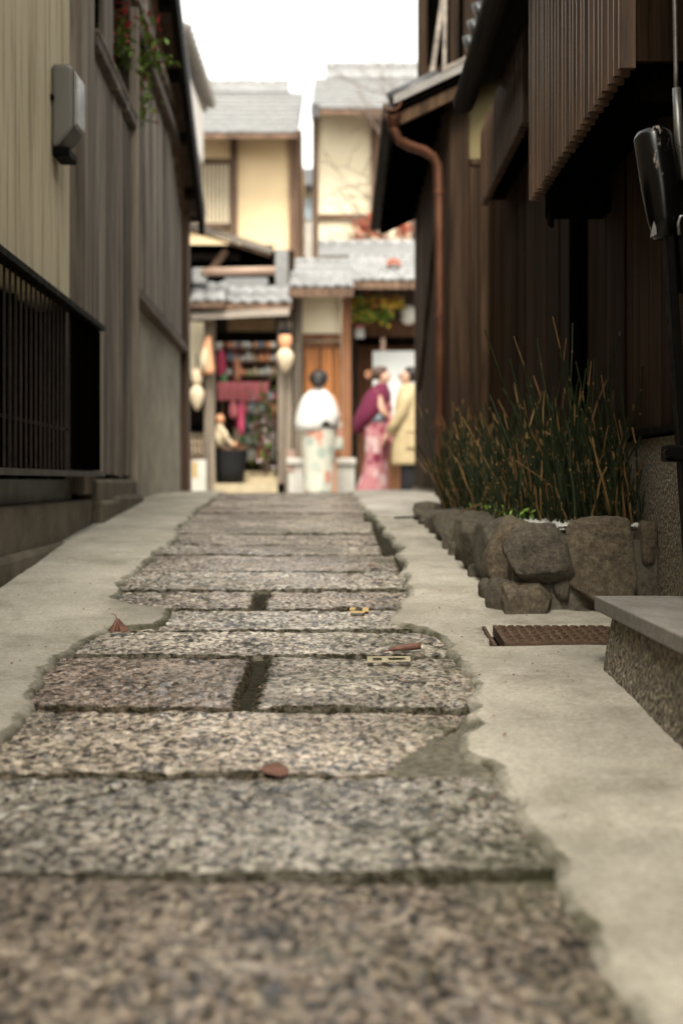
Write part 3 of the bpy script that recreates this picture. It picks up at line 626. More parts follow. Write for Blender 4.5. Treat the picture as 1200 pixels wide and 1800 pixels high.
# eave, gutter, round tile ends
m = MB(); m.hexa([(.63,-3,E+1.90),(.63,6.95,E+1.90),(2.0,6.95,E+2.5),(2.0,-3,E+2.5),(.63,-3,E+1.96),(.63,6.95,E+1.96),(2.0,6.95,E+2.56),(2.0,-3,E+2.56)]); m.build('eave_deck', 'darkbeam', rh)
def halfpipe(mb, pts, r, th=.006, n=8):
    pr = [(r*math.cos(math.pi+math.pi*i/n), r*math.sin(math.pi+math.pi*i/n)) for i in range(n+1)]
    pr += [((r-th)*math.cos(2*math.pi-math.pi*i/n), (r-th)*math.sin(2*math.pi-math.pi*i/n)) for i in range(n+1)]
    a, b = pts; mb.prism([(a[0]+x, a[1], a[2]+z) for x, z in pr], (0, b[1]-a[1], 0)); return mb
halfpipe(MB(), ((.60,-3,E+1.86),(.60,7.0,E+1.86)), .055).build('gutter', 'darkbeam', rh, smooth=False)
rt = MB(); rt.tube([(0,0,0), (.5,0,.22)], .042, 12); rt.tube([(-.006,0,-.003), (.02,0,.009)], .048, 12); rtm = rt.mesh('round_tile', 'darktile', smooth=True)
y = 2.3
while y < 7.0:
    inst('round_tile', rtm, rh, (.60, y, E+2.07)); y += .235
MB().hexa([(.645,-3,E+1.99),(.645,6.96,E+1.99),(1.9,6.96,E+2.55),(1.9,-3,E+2.55),(.645,-3,E+2.02),(.645,6.96,E+2.02),(1.9,6.96,E+2.60),(1.9,-3,E+2.60)]).build('roof', 'darktile', rh)

# ================================================================== RIGHT CORNER HOUSE
ch = thing('corner_house', 'brown plank house with copper downpipe at the far end on the right', 'house', (.75, 9.5, float(hz(9.5))))
CX, CY = .64, 8.66
for a, b in ((.78, .838), (.842, .897), (.90, .96)):
    MB().box(a, b-.003, CY, CY+.04, E-.25, E+1.92).build('plank', 'cornerwood', ch)
MB().box(.655, .775, CY-.02, CY+.06, E-.25, E+2.36).build('post', 'cornerwood', ch, bevel=.008)
MB().box(.782, 1.0, CY-.012, CY+.05, E+1.921, E+1.96).build('rail', 'cornerwood', ch, bevel=.005)
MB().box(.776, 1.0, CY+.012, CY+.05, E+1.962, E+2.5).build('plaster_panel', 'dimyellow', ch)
y = CY + .06
while y < 12.5:
    y1 = min(y+random.uniform(.2,.28), 12.55); MB().box(CX+random.uniform(0,.006), CX+.05, y+.003, y1-.003, E-.05, E+2.4).build('plank', 'cornerwood', ch); y = y1
MB().box(CX-.02, CX+.05, CY+.06, 12.55, E-.25, E-.055).build('foundation', 'oldconc', ch)
MB().bar((CX-.012, 9.2, E+1.9), (CX-.012, 11.5, E+.75), .02, .05).build('wall_brace', 'cornerwood', ch)
MB().box(.7, 4.5, CY+.06, 12.5, E-.4, E+2.4).build('house_body', 'shadow', ch)
SL = .47
def rplane(x0, x1, z, t, y0, y1):
    dz = (x1-x0)*SL
    return MB().hexa([(x0,y0,z),(x1,y0,z+dz),(x1,y1,z+dz),(x0,y1,z),(x0,y0,z+t),(x1,y0,z+dz+t),(x1,y1,z+dz+t),(x0,y1,z+t)])
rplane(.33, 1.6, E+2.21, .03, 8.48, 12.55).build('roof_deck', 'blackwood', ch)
rplane(.31, 1.6, E+2.243, .05, 8.46, 12.57).build('roof', simple('grey_brown_roof', (.27,.25,.225), (.2,.185,.165), 8, rough=.6), ch)
rplane(.35, 1.6, E+2.13, .075, 8.50, 8.55).build('bargeboard', 'cornerwood', ch)
rplane(.60, .82, E+2.43, .03, 8.455, 8.62).build('verge_tile', 'barkboard', ch)
y = 8.9
while y < 12.5: MB().bar((.34, y, E+2.19), (.7, y, E+2.19+.36*SL), .05, .06).build('rafter', 'blackwood', ch); y += .36
et = MB().tube([(0,0,0), (.3,0,.3*SL)], .045, 10).mesh('eave_tile', 'darktile', smooth=True)
y = 8.55
while y < 12.5: inst('eave_tile', et, ch, (.285, y, E+2.29)); y += .25
halfpipe(MB(), ((.30, 8.42, E+2.245), (.30, 8.70, E+2.244)), .052).build('gutter', 'copper', ch)
halfpipe(MB(), ((.30, 8.702, E+2.245), (.30, 12.5, E+2.225)), .05).build('gutter', 'blackmetal', ch)
MB().loft([(.312,8.52,E+2.20,.05,.05),(.312,8.52,E+2.16,.045,.045),(.312,8.52,E+2.11,.032,.032)], 12).build('gutter_outlet', 'copper', ch, smooth=True)
pp = [P(691,205,8.52), P(692,228,8.52), P(700,246,8.53), P(718,256,8.55), P(745,265,8.58), P(760,275,8.6), P(769,292,8.61), P(771,330,8.61), P(773,560,8.61)]
pp += [Vector((pp[-1].x, 8.61, float(hz(8.6))-.02))]
dp = MB().tube(pp, .030, 12).build('downpipe', 'copper', ch, smooth=True)
for z in (E+1.75, E+1.0, E+.35): MB().tube([(pp[7].x+.002, 8.61, z-.015), (pp[7].x+.002, 8.61, z+.015)], .035, 12).build('pipe_clip', 'copper', dp)
# upper storey with open timber frame
for a, b, yy in ((.50, .56, 9.3), (.71, .77, 9.35), (.80, 1.0, 9.32)):
    MB().box(a, b, yy, yy+.08, E+2.33, E+3.8).build('upper_post', 'cornerwood', ch)
MB().box(.56, .9, 9.45, 9.5, E+2.5, E+3.8).build('upper_wall', 'blackwood', ch)
MB().box(.505, 1.2, 9.25, 9.298, E+2.62, E+2.70).build('upper_rail', 'cornerwood', ch)
MB().bar((.555, 9.24, E+2.42), (.68, 9.24, E+3.3), .03, .03).build('upper_brace', 'barkboard', ch)
MB().bar((.665, 9.23, E+2.5), (.672, 9.23, E+3.4), .025, .025).build('upper_brace', 'barkboard', ch)
MB().box(1.0, 4.5, 9.4, 12.4, E+2.4, E+4.6).build('upper_storey', 'cornerwood', ch)

# ================================================================== PLANTER, REEDS, STEP, DRAIN
def rock_mb(c, s, seed, n=9, pw=3.2, rough=.11, sh_=1.0):
    """blocky weathered boulder: subdivided cube pushed towards a superellipsoid, chipped with noise"""
    bm = bmesh.new(); bmesh.ops.create_cube(bm, size=2); bmesh.ops.subdivide_edges(bm, edges=bm.edges, cuts=n, use_grid_fill=True)
    off = Vector((seed*3.17, seed*1.31, seed*2.11)); rg = random.Random(seed); shear = Vector((rg.uniform(-.18,.18), rg.uniform(-.15,.15), rg.uniform(-.12,.12)))*sh_
    planes = [(Vector((rg.gauss(0,1), rg.gauss(0,1), rg.gauss(0,1))).normalized(), rg.uniform(.84,1.0)) for _ in range(16)] + [(Vector((rg.gauss(0,.12),-1,rg.gauss(0,.12))).normalized(), .72)]
    for v in bm.verts:
        p = v.co; r = (abs(p.x)**pw + abs(p.y)**pw + abs(p.z)**pw)**(1/pw); d = p / r
        k = 1 + rough*1.5*mnoise.noise(d*1.1 + off) + rough*.7*mnoise.noise(d*2.6 + off*2) + rough*.45*mnoise.noise(d*5 + off) + rough*.28*mnoise.noise(d*12 + off) + rough*.12*mnoise.noise(d*26 + off)
        for pn, pl in planes:
            t = (d*k).dot(pn)
            if t > pl: k = k*(pl/t)*.96 + k*.04
        q = d*k; q = Vector((q.x + shear.x*q.z, q.y + shear.y*q.z, q.z + shear.z*q.x))
        v.co = Vector((q.x*s[0], q.y*s[1], q.z*s[2])) + Vector(c)
    m = MB(); bm.verts.ensure_lookup_table(); m.v = [tuple(v.co) for v in bm.verts]; m.f = [tuple(v.index for v in f.verts) for f in bm.faces]; bm.free(); return m
PT = E - .117                                                     # top of the planter wall
def pedge(Y): return .458 - .035*(Y - 3.95)
pw_ = thing('planter_wall', 'low wall of rounded field stones round the reed bed on the right', 'planter', (.65, 4.3, float(hz(4.3))))
m = MB(); m.box(.48, RW-.014, 4.0, 4.12, E-.43, PT-.05)
m.hexa([(pedge(4.02)+.05, 4.02, E-.43), (pedge(4.02)+.13, 4.02, E-.43), (pedge(7)+.13, 7.0, E-.3), (pedge(7)+.05, 7.0, E-.3),
        (pedge(4.02)+.05, 4.02, PT-.05), (pedge(4.02)+.13, 4.02, PT-.05), (pedge(7)+.13, 7.0, PT-.05), (pedge(7)+.05, 7.0, PT-.05)])
m.build('mortar_core', 'rockmortar', pw_)
front = [(894,1014,922,1026,3.93,.11),(1000,1127,914,1076,3.94,.12),(890,977,1026,1104,3.91,.11),(980,1075,1066,1116,3.95,.10),(1124,1158,918,1004,3.97,.08),
         (974,1007,1014,1056,3.97,.07),(1072,1130,1058,1106,3.98,.08),(1118,1165,1000,1064,3.99,.06)]
for i, (x0, x1, y0, y1, Y, d) in enumerate(front):
    c = P((x0+x1)/2, (y0+y1)/2, Y); s = ((x1-x0)/2/F*Y*1.05, d*.8, (y1-y0)/2/F*Y*1.05)
    rock_mb((c.x, Y+d*.75, c.z), s, i+3, n=21 if i < 4 else 9, pw=5.0, rough=.075, sh_=.35).build('stone', ('rockgrey','rockbrown','rockbrown','rock','rockbrown','rock','rock','rockgrey')[i], pw_, smooth=True)
# stones along the alley side, one course with a few low ones
y = 4.12; i = 0
while y < 6.95:
    L = random.uniform(.2, .34); g0 = float(hz(y+L/2)); top = PT + random.uniform(-.02, .015); b = g0 - .03
    wx = random.uniform(.085, .11)
    rock_mb((pedge(y)+wx*.75, y+L/2, (top+b)/2), (wx, L/2*1.03, (top-b)/2), 30+i, n=13, pw=3.2).build('stone', 'rockbrown' if i == 0 else 'rock', pw_, smooth=True)
    y += L; i += 1
for (yy, dx, sz) in ((4.22, -.03, .045), (4.05, -.02, .06), (4.62, -.02, .035), (5.2, -.015, .04)):
    rock_mb((pedge(yy)+dx+.02, yy, float(hz(yy))+sz*.6), (sz*.8, sz*1.2, sz), 60+int(yy*10), n=6).build('stone', 'rock', pw_, smooth=True)
# white gravel on the bed
bed = MB(); rg = random.Random(3)
for i in range(3600):
    yy = 4.02 + rg.random()**1.25*2.95; x0 = pedge(yy)+.10; xx = rg.uniform(x0, RW-.02); r = rg.uniform(.006, .013)
    z = PT - .035 + .012*rg.random() + (.012 if yy < 4.6 else 0); a, b, c = [rg.uniform(.7, 1.3)*r for _ in range(3)]; th_ = rg.uniform(0, 3); cs, sn = math.cos(th_), math.sin(th_)
    vs = [(a*cs, a*sn, 0), (-b*sn, b*cs, 0), (-a*cs, -a*sn, 0), (b*sn, -b*cs, 0), (0, 0, c*.8), (0, 0, -c*.5)]
    bed.add([(xx+p[0], yy+p[1], z+p[2]) for p in vs], [(0,1,4),(1,2,4),(2,3,4),(3,0,4),(1,0,5),(2,1,5),(3,2,5),(0,3,5)])
m = MB(); m.hexa([(pedge(4.1)+.06, 4.1, E-.3), (RW-.013, 4.1, E-.3), (RW-.013, 6.98, E-.3), (pedge(6.98)+.06, 6.98, E-.3),
                  (pedge(4.1)+.06, 4.1, PT-.032), (RW-.013, 4.1, PT-.032), (RW-.013, 6.98, PT-.032), (pedge(6.98)+.06, 6.98, PT-.032)])
m.build('bed_soil', 'rockmortar', pw_)
tag(bed.build('gravel', 'gravel', at=(.7, 4.5, PT-.03)), 'white gravel covering the bed under the reeds', 'gravel', kind='stuff')

# horsetail reeds
def reeds(cx, cy, n, hmin, hmax, spread, label, seed, dry=.26, lean=(0,0)):
    rg = random.Random(seed); t = thing('horsetail_reed', label, 'reed', (cx, cy, PT-.03), 'horsetail reeds in the planter')
    A, B = MB(), MB(); tip = MB()
    for i in range(int(n*1.45)):
        x = cx + rg.gauss(0, spread*.55); yy = cy + rg.gauss(0, spread); yy = max(4.12, min(6.9, yy)); x = max(pedge(yy)+.12, min(RW-.02, x)); b = Vector((x, yy, PT-.04))
        h = rg.uniform(hmin, hmax) * rg.choice((.5, .6, .7, .8, .88)); isdry = rg.random() < .14; h *= (.65 if isdry else 1)*(.88 if cy > 5 else 1)
        lx, ly = max(-.34, min(.3, rg.gauss(lean[0]-.07, .17))), rg.gauss(lean[1], .17); cv = rg.gauss(-.02, .13); pts = []
        for k in range(8):
            f = k/7; pts.append(b + Vector((lx*h*f + cv*h*f*f*.6 + rg.gauss(0, .002), ly*h*f, h*f*(1-.12*abs(lx)*f))))
        for p in pts: p.x = min(p.x, RW-.006)
        r = rg.uniform(.0021, .0036)
        if isdry: B.tube(pts, [r, r, r, r, r*.95, r*.9, r*.85, r*.75], 6)
        else:
            cut = rg.choice((5, 6, 6)) if rg.random() < dry*1.2 else 7          # some stems are dead and tan towards the top
            A.tube(pts[:cut+1], [r]*(cut) + [r*.85], 6)
            if cut < 7: B.tube(pts[cut:], [r*.9]*(7-cut) + [r*.7], 6)
            for k in range(1, cut):
                if rg.random() < .3: d = (pts[k+1]-pts[k]).normalized()*.003; B.tube([pts[k]-d, pts[k]+d], r*1.1, 6, False)
            if cut == 7 and rg.random() < .12: d = (pts[7]-pts[6]).normalized(); tip.tube([pts[7]-d*.004, pts[7]+d*.008, pts[7]+d*.018], [r*.9, r*1.3, r*.4], 6)
        if isdry and rg.random() < .5:
            q = pts[rg.randint(3, 6)]; B.tube([q, q + Vector((rg.gauss(0,.07), rg.gauss(0,.03), rg.uniform(-.04,.09)))], [r*.8, r*.5], 5)
    A.build('stem', 'reed', t); o = B.build('dry_stem', 'dryreed', t); o['label'] = 'tan dry stems and pale joints'
    if tip.v: tip.build('seed_head', 'dryreed', t)
reeds(.82, 4.28, 46, .30, .62, .10, 'nearest sparse clump of tall reeds above the big square planter stone', 1, .22, (.02, -.1))
reeds(.74, 4.42, 42, .40, .78, .10, 'tallest reed clump with stems reaching high against the dark boards', 2, .22, (.0, 0))
reeds(.80, 4.75, 60, .30, .60, .14, 'reed clump next behind the tallest one, close to the wall', 3, .28)
reeds(.66, 4.85, 60, .28, .58, .14, 'reed clump near the stone edge, in the middle of the bed', 4, .30, (-.05, 0))
reeds(.72, 5.25, 70, .30, .62, .16, 'dense reed clump in the middle of the planter, many dry stems', 5, .34)
reeds(.62, 5.55, 70, .30, .62, .16, 'reed clump leaning to the path beyond the middle of the planter', 6, .34, (-.06, 0))
reeds(.64, 6.05, 80, .32, .68, .18, 'blurred reed clump second from the far end of the planter', 7, .36)
reeds(.56, 6.5, 80, .30, .70, .18, 'farthest reed clump beside the copper downpipe', 8, .36, (-.05, 0))
gc = thing('ground_cover_plant', 'small green leafy plant low at the foot of the reeds', 'plant', (.55, 4.9, PT-.03))
gl = MB(); rg = random.Random(9)
for i in range(170):
    yy = rg.uniform(4.5, 5.9); p = Vector((pedge(yy)+.12+abs(rg.gauss(0,.07)), yy, PT-.03+rg.uniform(0,.05))); leaf(gl, p, (rg.gauss(0,1), rg.gauss(0,1), rg.uniform(.1,1)), rg.uniform(.02,.045), rg.uniform(.005,.011), rg)
gl.build('foliage', 'leafgreen', gc)
gs = MB()
for i in range(8): yy = rg.uniform(4.5, 5.9); gs.tube([(pedge(yy)+.16, yy, PT-.05), (pedge(yy)+.15, yy+.02, PT+.01)], .003, 5)
gs.build('stem', 'leafdark', gc)

st = thing('step_block', 'granular concrete step with grey stone slab top at the right edge', 'step', (.85, 2.5, float(hz(2.5))))
def step_base():
    ys = np.linspace(.4, 3.12, 110); zs = np.linspace(0, 1, 14)
    Yg, T = np.meshgrid(ys, zs); zb = hz(Yg)-.03; ztop = E-.292
    Zg = zb + (ztop-zb)*T; X = .552 + .03*T**.8 - .02*np.clip(1-T*6, 0, 1) + .0025*vnoise(Yg*40, Zg*40, 5) + .0015*vnoise(Yg*110, Zg*110, 6)
    X = X + .05*np.clip((Yg-3.06)/.06, 0, 1)**2
    return grid_mesh('step_face', 'pebble', X, Yg, Zg)
o = link(bpy.data.objects.new('base', step_base())); o.parent = st; o.location = -ORG[st]; ORG[o] = ORG[st]
MB().box(.60, 1.3, .4, 3.118, E-.5, E-.293).build('base_core', 'pebble', st)
MB().hexa([(.562,.4,E-.290),(1.3,.4,E-.290),(1.3,3.19,E-.290),(.566,3.19,E-.290),(.562,.4,E-.258),(1.3,.4,E-.258),(1.3,3.19,E-.258),(.566,3.19,E-.258)]).build('slab', 'slab', st, bevel=.003)

dc = thing('drain_cover', 'rusty chequered iron drain cover set in the right concrete strip', 'drain cover', (.51, 3.6, float(hz(3.6))))
dx0, dx1, dy0, dy1 = .398, .70, 3.46, 3.73
def dz(Y): return float(hz(Y)) + .007
def dbox(x0, x1, y0, y1, a, b): return MB().hexa([(x0,y0,dz(y0)+a),(x1,y0,dz(y0)+a),(x1,y1,dz(y1)+a),(x0,y1,dz(y1)+a),(x0,y0,dz(y0)+b),(x1,y0,dz(y0)+b),(x1,y1,dz(y1)+b),(x0,y1,dz(y1)+b)])
dbox(dx0-.022, dx1, dy0-.015, dy1+.012, -.055, -.02).build('pit', 'blackmetal', dc)
dbox(dx0+.008, dx1, dy0+.008, dy1, -.004, .010).build('plate', 'rust', dc)
dbox(dx0-.002, dx1, dy0-.004, dy0+.007, -.012, .014).build('frame', 'rust', dc)
dbox(dx0-.002, dx0+.0075, dy0+.008, dy1, -.012, .0135).build('frame', 'rust', dc)
dbox(dx0-.03, dx0-.022, dy0-.01, dy1, -.01, .010).build('frame', 'rust', dc)
lug = MB()
for i in range(13):
    for j in range(11):
        x = dx0+.02+i*.0235; yy = dy0+.02+j*.024; a = R(45 if (i+j) % 2 else -45)
        if x > dx1-.01: continue
        ux, uy = math.cos(a)*.0105, math.sin(a)*.0105; vx, vy = -math.sin(a)*.0038, math.cos(a)*.0038; z = dz(yy)+.0095
        lug.hexa([(x-ux-vx,yy-uy-vy,z),(x+ux-vx,yy+uy-vy,z),(x+ux+vx,yy+uy+vy,z),(x-ux+vx,yy-uy+vy,z)] + [(x+s*.8,yy+t*.8,z+.0045) for s, t in ((-ux-vx,-uy-vy),(ux-vx,uy-vy),(ux+vx,uy+vy),(-ux+vx,-uy+vy))])
o = lug.build('tread_pattern', 'rust', dc); o['kind'] = 'stuff'

# worn black metal stand leaning at the right edge, standing on the step
SY = 3.0
bs = thing('metal_stand', 'worn glossy black metal stand with clamp and cable at the right edge', 'stand', (XX(1212, SY), SY, E-.258))
def pt(px, py, dy=0): return P(px, py, SY) + Vector((0, dy, 0))
t_ = MB(); t_.tube([pt(1143,228), pt(1146,240), pt(1160,330), pt(1166,385), pt(1171,418)], [.030, .040, .040, .034, .028], 20)
t_.build('sleeve', 'wornblack', bs, smooth=True)
MB().bar(pt(1172,405,.0), Vector((XX(1216, SY), SY, E-.257)), .052, .018, (1,0,0)).build('leg', 'blackmetal', bs, bevel=.004)
MB().bar(pt(1190,425,-.028), pt(1228,900,-.028), .010, .010).build('leg_rib', 'blackmetal', bs)
MB().box(XX(1165,SY), XX(1230,SY), SY-.03, SY+.03, ZZ(812,SY), ZZ(782,SY)).build('clamp', 'blackmetal', bs, bevel=.006)
MB().tube([pt(1168,797,-.02), pt(1168,797,-.04)], .010, 8).build('clamp_bolt', 'blackmetal', bs)
MB().tube([pt(1187,-260), pt(1185,0), pt(1187,120), pt(1187,175)], .005, 8).build('rod', 'silver', bs, smooth=True)
MB().tube([pt(1188,155), pt(1192,240), pt(1201,315)], [.009,.010,.009], 10).build('rod_sleeve', 'silver', bs, smooth=True)
MB().tube([pt(1186,418,-.035), pt(1184,398,-.035), pt(1188,386,-.035), pt(1200,384,-.035)], .0035, 8).build('wire_hook', 'silver', bs, smooth=True)
MB().box(XX(1180,SY), XX(1235,SY), SY+.03, SY+.06, ZZ(510,SY), ZZ(300,SY)).build('back_plate', 'blackmetal', bs, bevel=.004)
MB().prism([pt(1146,385,-.02), pt(1139,420,-.02), pt(1150,414,-.02)], (0,.004,0)).build('sleeve_tab', 'silver', bs)

# ================================================================== LEAVES AND SCRAPS ON THE PATH
def dead_leaf(name, px, py, w, h, label, shape, seed, curl=.3, rot=0, mat='deadleaf', stand=0):
    X, Y = gnd(px, py); rg = random.Random(seed); m = MB(); vs = []; fs = []
    N, K = 20, 4
    for k in range(K+1):
        for j in range(N):
            a = 2*math.pi*j/N
            if shape == 'lobed': r = .72 + .22*abs(math.sin(a*2.5+.4)) + .14*math.sin(a+math.pi/2) + .05*rg.uniform(-1,1)
            elif shape == 'round': r = .9 + .06*rg.uniform(-1,1)
            else: r = .8 + .1*rg.uniform(-1,1)
            r *= k/K
            x, y = w/2*r*math.cos(a), h/2*r*math.sin(a)
            z = .003 + curl*w*(.5*r*r*(.5+.5*math.cos(2*a+seed)) + .12*math.sin(x*90+seed)*r) + (.02*w*rg.uniform(-1,1) if k else 0)
            xr, yr = x*math.cos(rot)-y*math.sin(rot), x*math.sin(rot)+y*math.cos(rot)
            if stand: z, yr = z*.3 + (yr*math.sin(stand) + h/2*math.sin(stand)*.9), yr*math.cos(stand) + z
            vs.append((X+xr, Y+yr, float(hz(Y+yr))+.004+z))
    for k in range(K):
        for j in range(N): fs.append((k*N+j, k*N+(j+1) % N, (k+1)*N+(j+1) % N, (k+1)*N+j))
    root = thing('fallen_leaf', label, 'leaf', (X, Y, float(hz(Y))+.004), 'fallen leaves on the ground')
    m.add(vs, fs); b = m.build('blade', mat, root, smooth=True); so_ = b.modifiers.new('thick', 'SOLIDIFY'); so_.thickness = .0008
    a = rot + (math.pi/2 if shape == 'lobed' else math.pi)
    if stand: MB().tube([(X, Y+.006, root.location.z+h*.85), (X-.004, Y+.01, root.location.z+h*1.05), (X-.010, Y+.012, root.location.z+h*1.12), (X-.013, Y+.014, root.location.z+h*1.05)], .0011, 5).build('stalk', mat, root)
    else: MB().tube([(X+w*.45*math.cos(a), Y+h*.45*math.sin(a), root.location.z+.006), (X+w*.75*math.cos(a), Y+h*.75*math.sin(a), root.location.z+.012)], .0011, 5).build('stalk', mat, root)
def standing_leaf(px, py, w, h, label):
    X, Y = gnd(px, py); z0 = float(hz(Y)) + .012; root = thing('fallen_leaf', label, 'leaf', (X, Y, z0), 'fallen leaves on the ground'); vs = []; n, k = 17, 9
    for i in range(k):
        t = i/(k-1); wd = w*(.16 + .84*(1-t)**1.15)
        for j in range(n):
            u = j/(n-1)*2-1; sc = .10*h*abs(math.sin(u*6.5))*(1-t)**2
            vs.append((X + u*wd/2*(1+.05*math.sin(9*t+j)) - .006*t, Y + .014*(1-t)*math.cos(u*7) + .02*u*u + .018*t, z0 + h*t*(1-.12*abs(u)) + sc*.8))
    b = MB().add(vs, [(i*n+j, i*n+j+1, (i+1)*n+j+1, (i+1)*n+j) for i in range(k-1) for j in range(n-1)]).build('blade', 'deadleaf', root, smooth=True)
    b.modifiers.new('thick', 'SOLIDIFY').thickness = .001
    MB().tube([(X-.006, Y+.018, z0+h*.97), (X-.009, Y+.018, z0+h*1.2), (X-.014, Y+.018, z0+h*1.3), (X-.019, Y+.018, z0+h*1.22)], .0012, 5).build('stalk', 'deadleaf', root)
standing_leaf(207, 1120, .062, .036, 'upright curled brown leaf with hooked stalk on the left concrete edge')
dead_leaf('l', 483, 1364, .046, .085, 'round brown leaf lying on the wide joint in the foreground', 'round', 4, .25, .1)
rl = thing('fallen_leaf', 'long rolled brown leaf lying across a joint on the right', 'leaf', (*gnd(708, 1147), float(hz(gnd(708, 1147)[1]))), 'fallen leaves on the ground')
def gp3(px, py, dz_): x, y = gnd(px, py); return (x, y, float(hz(y)) + dz_)
MB().tube([gp3(682,1148,.006), gp3(695,1147.5,.010), gp3(715,1147,.013), (gp3(738,1146,.014))], [.002,.006,.009,.008], 10).build('blade', 'deadleaf', rl, smooth=True)
MB().tube([gp3(672,1147,.004), gp3(683,1148,.006)], .0013, 5).build('stalk', 'deadleaf', rl)
dead_leaf('l', 655, 999, .04, .06, 'small brown leaf farthest up the path', 'lobed', 8, .3, .4)
dead_leaf('l', 663, 1024, .036, .05, 'small tan leaf just below the farthest one', 'lobed', 9, .3, 1.2)
dead_leaf('l', 1044, 1118, .03, .05, 'small red brown leaf on the rusty drain cover', 'lobed', 10, .9, .5)
def scrap(quads, mat, name, label):
    m = MB(); c = None
    for q in quads:
        p = [gnd(*k) for k in q]; v = [(x, y, float(hz(y))+.0065) for x, y in p]; c = c or v[0]
        m.add(v + [(a, b, z+.0012) for a, b, z in v], [(0,3,2,1),(4,5,6,7),(0,1,5,4),(1,2,6,5),(2,3,7,6),(3,0,4,7)])
    tag(m.build(name, mat, at=c), label, 'tape')
scrap([[(645,1170),(721,1168),(721,1165.5),(645,1167.5)], [(645,1161.5),(721,1161),(721,1159),(645,1159.5)], [(645,1167),(655,1167),(655,1162),(645,1162)], [(712,1165),(721,1165),(721,1161.5),(712,1161.5)],
       [(672,1166.5),(684,1166.5),(680,1162),(670,1162)]], 'paper', 'tape_scrap', 'cream rectangle of worn tape on the paving below the rolled leaf')
scrap([[(614,1081),(640,1082),(641,1079),(616,1078)], [(614,1076),(624,1076),(625,1072),(616,1072)], [(636,1079),(647,1079),(648,1073),(638,1073)]], 'tape', 'tape_scrap', 'small yellow worn tape mark farther up the paving')
rg = random.Random(15); lit = MB()
for i in range(240):
    py = rg.uniform(900, 1500) if rg.random() < .5 else rg.uniform(1020, 1250)
    px = rg.choice((rg.uniform(700, 1000), rg.uniform(0, 250), rg.uniform(250, 700))); X, Y = gnd(px, py); r = rg.uniform(.0012, .0035)
    z = float(hz(Y)) + (.017 if (X > eR(Y)+.03 or X < eL(Y)-.03) else .003)
    lit.add([(X-r,Y-r,z),(X+r,Y-r,z),(X+r*.7,Y+r,z),(X-r,Y+r*.8,z),(X,Y,z+r*1.1)], [(0,1,4),(1,2,4),(2,3,4),(3,0,4)])
tag(lit.build('grit', 'deadleaf', at=(0, 3.5, float(hz(3.5)))), 'dark grit and crumbs scattered over path and concrete', 'grit', kind='stuff')

# ================================================================== FAR SIDE OF THE STREET
def tile_mesh(name, wd, ln, mat, amp=None):
    """one pan tile with a rolled edge: wave across X, running down -Y, thick front lip"""
    amp = amp or wd*.16; n = 8; vs = []
    for y, z in ((0, 0), (ln, 0)):
        for k in range(n+1):
            u = k/n; h = amp*(math.sin(u*2*math.pi-math.pi/2)*.55+.55) ; vs.append((-wd/2+u*wd, y, z+h))
    lo = [(x, y, z-.03) for x, y, z in vs[:n+1]]
    fs = [(k, k+1, n+2+k, n+1+k) for k in range(n)] + [(2*n+2+k, 2*n+3+k, k+1, k) for k in range(n)]
    m = MB(); m.v = vs + lo; m.f = fs; return m.mesh(name, mat, smooth=False)
def tiled_roof(parent, x0, x1, ye, ze, yr, zr, cols, rows, mat, thick=.10, deck='beamwood'):
    W = (x1-x0)/cols; L = math.hypot(yr-ye, zr-ze); a = math.atan2(zr-ze, yr-ye); l = L/rows
    me = tile_mesh('roof_tile', W*1.01, l*1.12, mat)
    MB().hexa([(x0,ye,ze-thick),(x1,ye,ze-thick),(x1,yr,zr-thick),(x0,yr,zr-thick),(x0,ye,ze-.03),(x1,ye,ze-.03),(x1,yr,zr-.03),(x0,yr,zr-.03)]).build('roof_deck', deck, parent)
    for r in range(rows):
        for c in range(cols):
            p = Vector((x0+(c+.5)*W, ye+math.cos(a)*l*r, ze+math.sin(a)*l*r + .012))
            inst('roof_tile', me, parent, p + Vector((random.uniform(-.004,.004), 0, random.uniform(-.006,.006))), (a - .05, 0, 0))
def ridge(parent, x0, x1, y, z, h, mat, n=10, over=0):
    for i in range(3): MB().box(x0-over, x1+over, y-.16+.03*i, y+.16-.03*i, z+h*.22*i, z+h*.22*(i+1)-.008).build('ridge_course', mat, parent)
    L = (x1-x0+2*over)/n; me = MB().tube([(0,0,0), (L*.97,0,0)], h*.26, 10).mesh('ridge_tile', mat, smooth=True)
    for i in range(n): inst('ridge_tile', me, parent, (x0-over+i*L, y, z+h*.78))

# ---- two-storey house, left
hl = thing('townhouse', 'two storey townhouse with golden plaster and lattice window behind the shop', 'house', (XX(430,23), 23, STREET))
Y = 23.0
MB().box(XX(280,Y), XX(524,Y), Y, Y+4, STREET, ZZ(222,Y)).build('wall', 'yellow', hl)
for x0, x1, y0, y1 in ((405,417,228,445),(508,524,228,700),(300,410,224,236),(418,508,224,236)):
    pbox(x0, x1, y0, y1, Y-.08, .077).build('timber_post' if y1-y0 > 50 else 'timber_beam', 'beamwood', hl)
pbox(300, 405, 278, 287, Y-.08, .077).build('timber_beam', 'beamwood', hl)
wn = pbox(330, 404, 288, 392, Y-.02, .015).build('window', 'paleyellow', hl)
lat = MB().box(-.007, .007, -.012, .012, 0, (392-288)/F*Y).mesh('lattice_bar', 'beamwood')
for i in range(11):
    o = inst('lattice_bar', lat, wn, (XX(334+i*7, Y), Y-.06, ZZ(392, Y)))
pbox(330, 404, 392, 400, Y-.10, .095).build('window_sill', 'beamwood', hl)
pbox(524.5, 530, 228, 700, Y-.05, .5).build('corner_board', 'beamwood', hl)
tiled_roof(hl, XX(290,22.2), XX(523,22.2), 22.2, ZZ(232,22.2), 25.6, ZZ(163,25.6), 22, 9, 'tile')
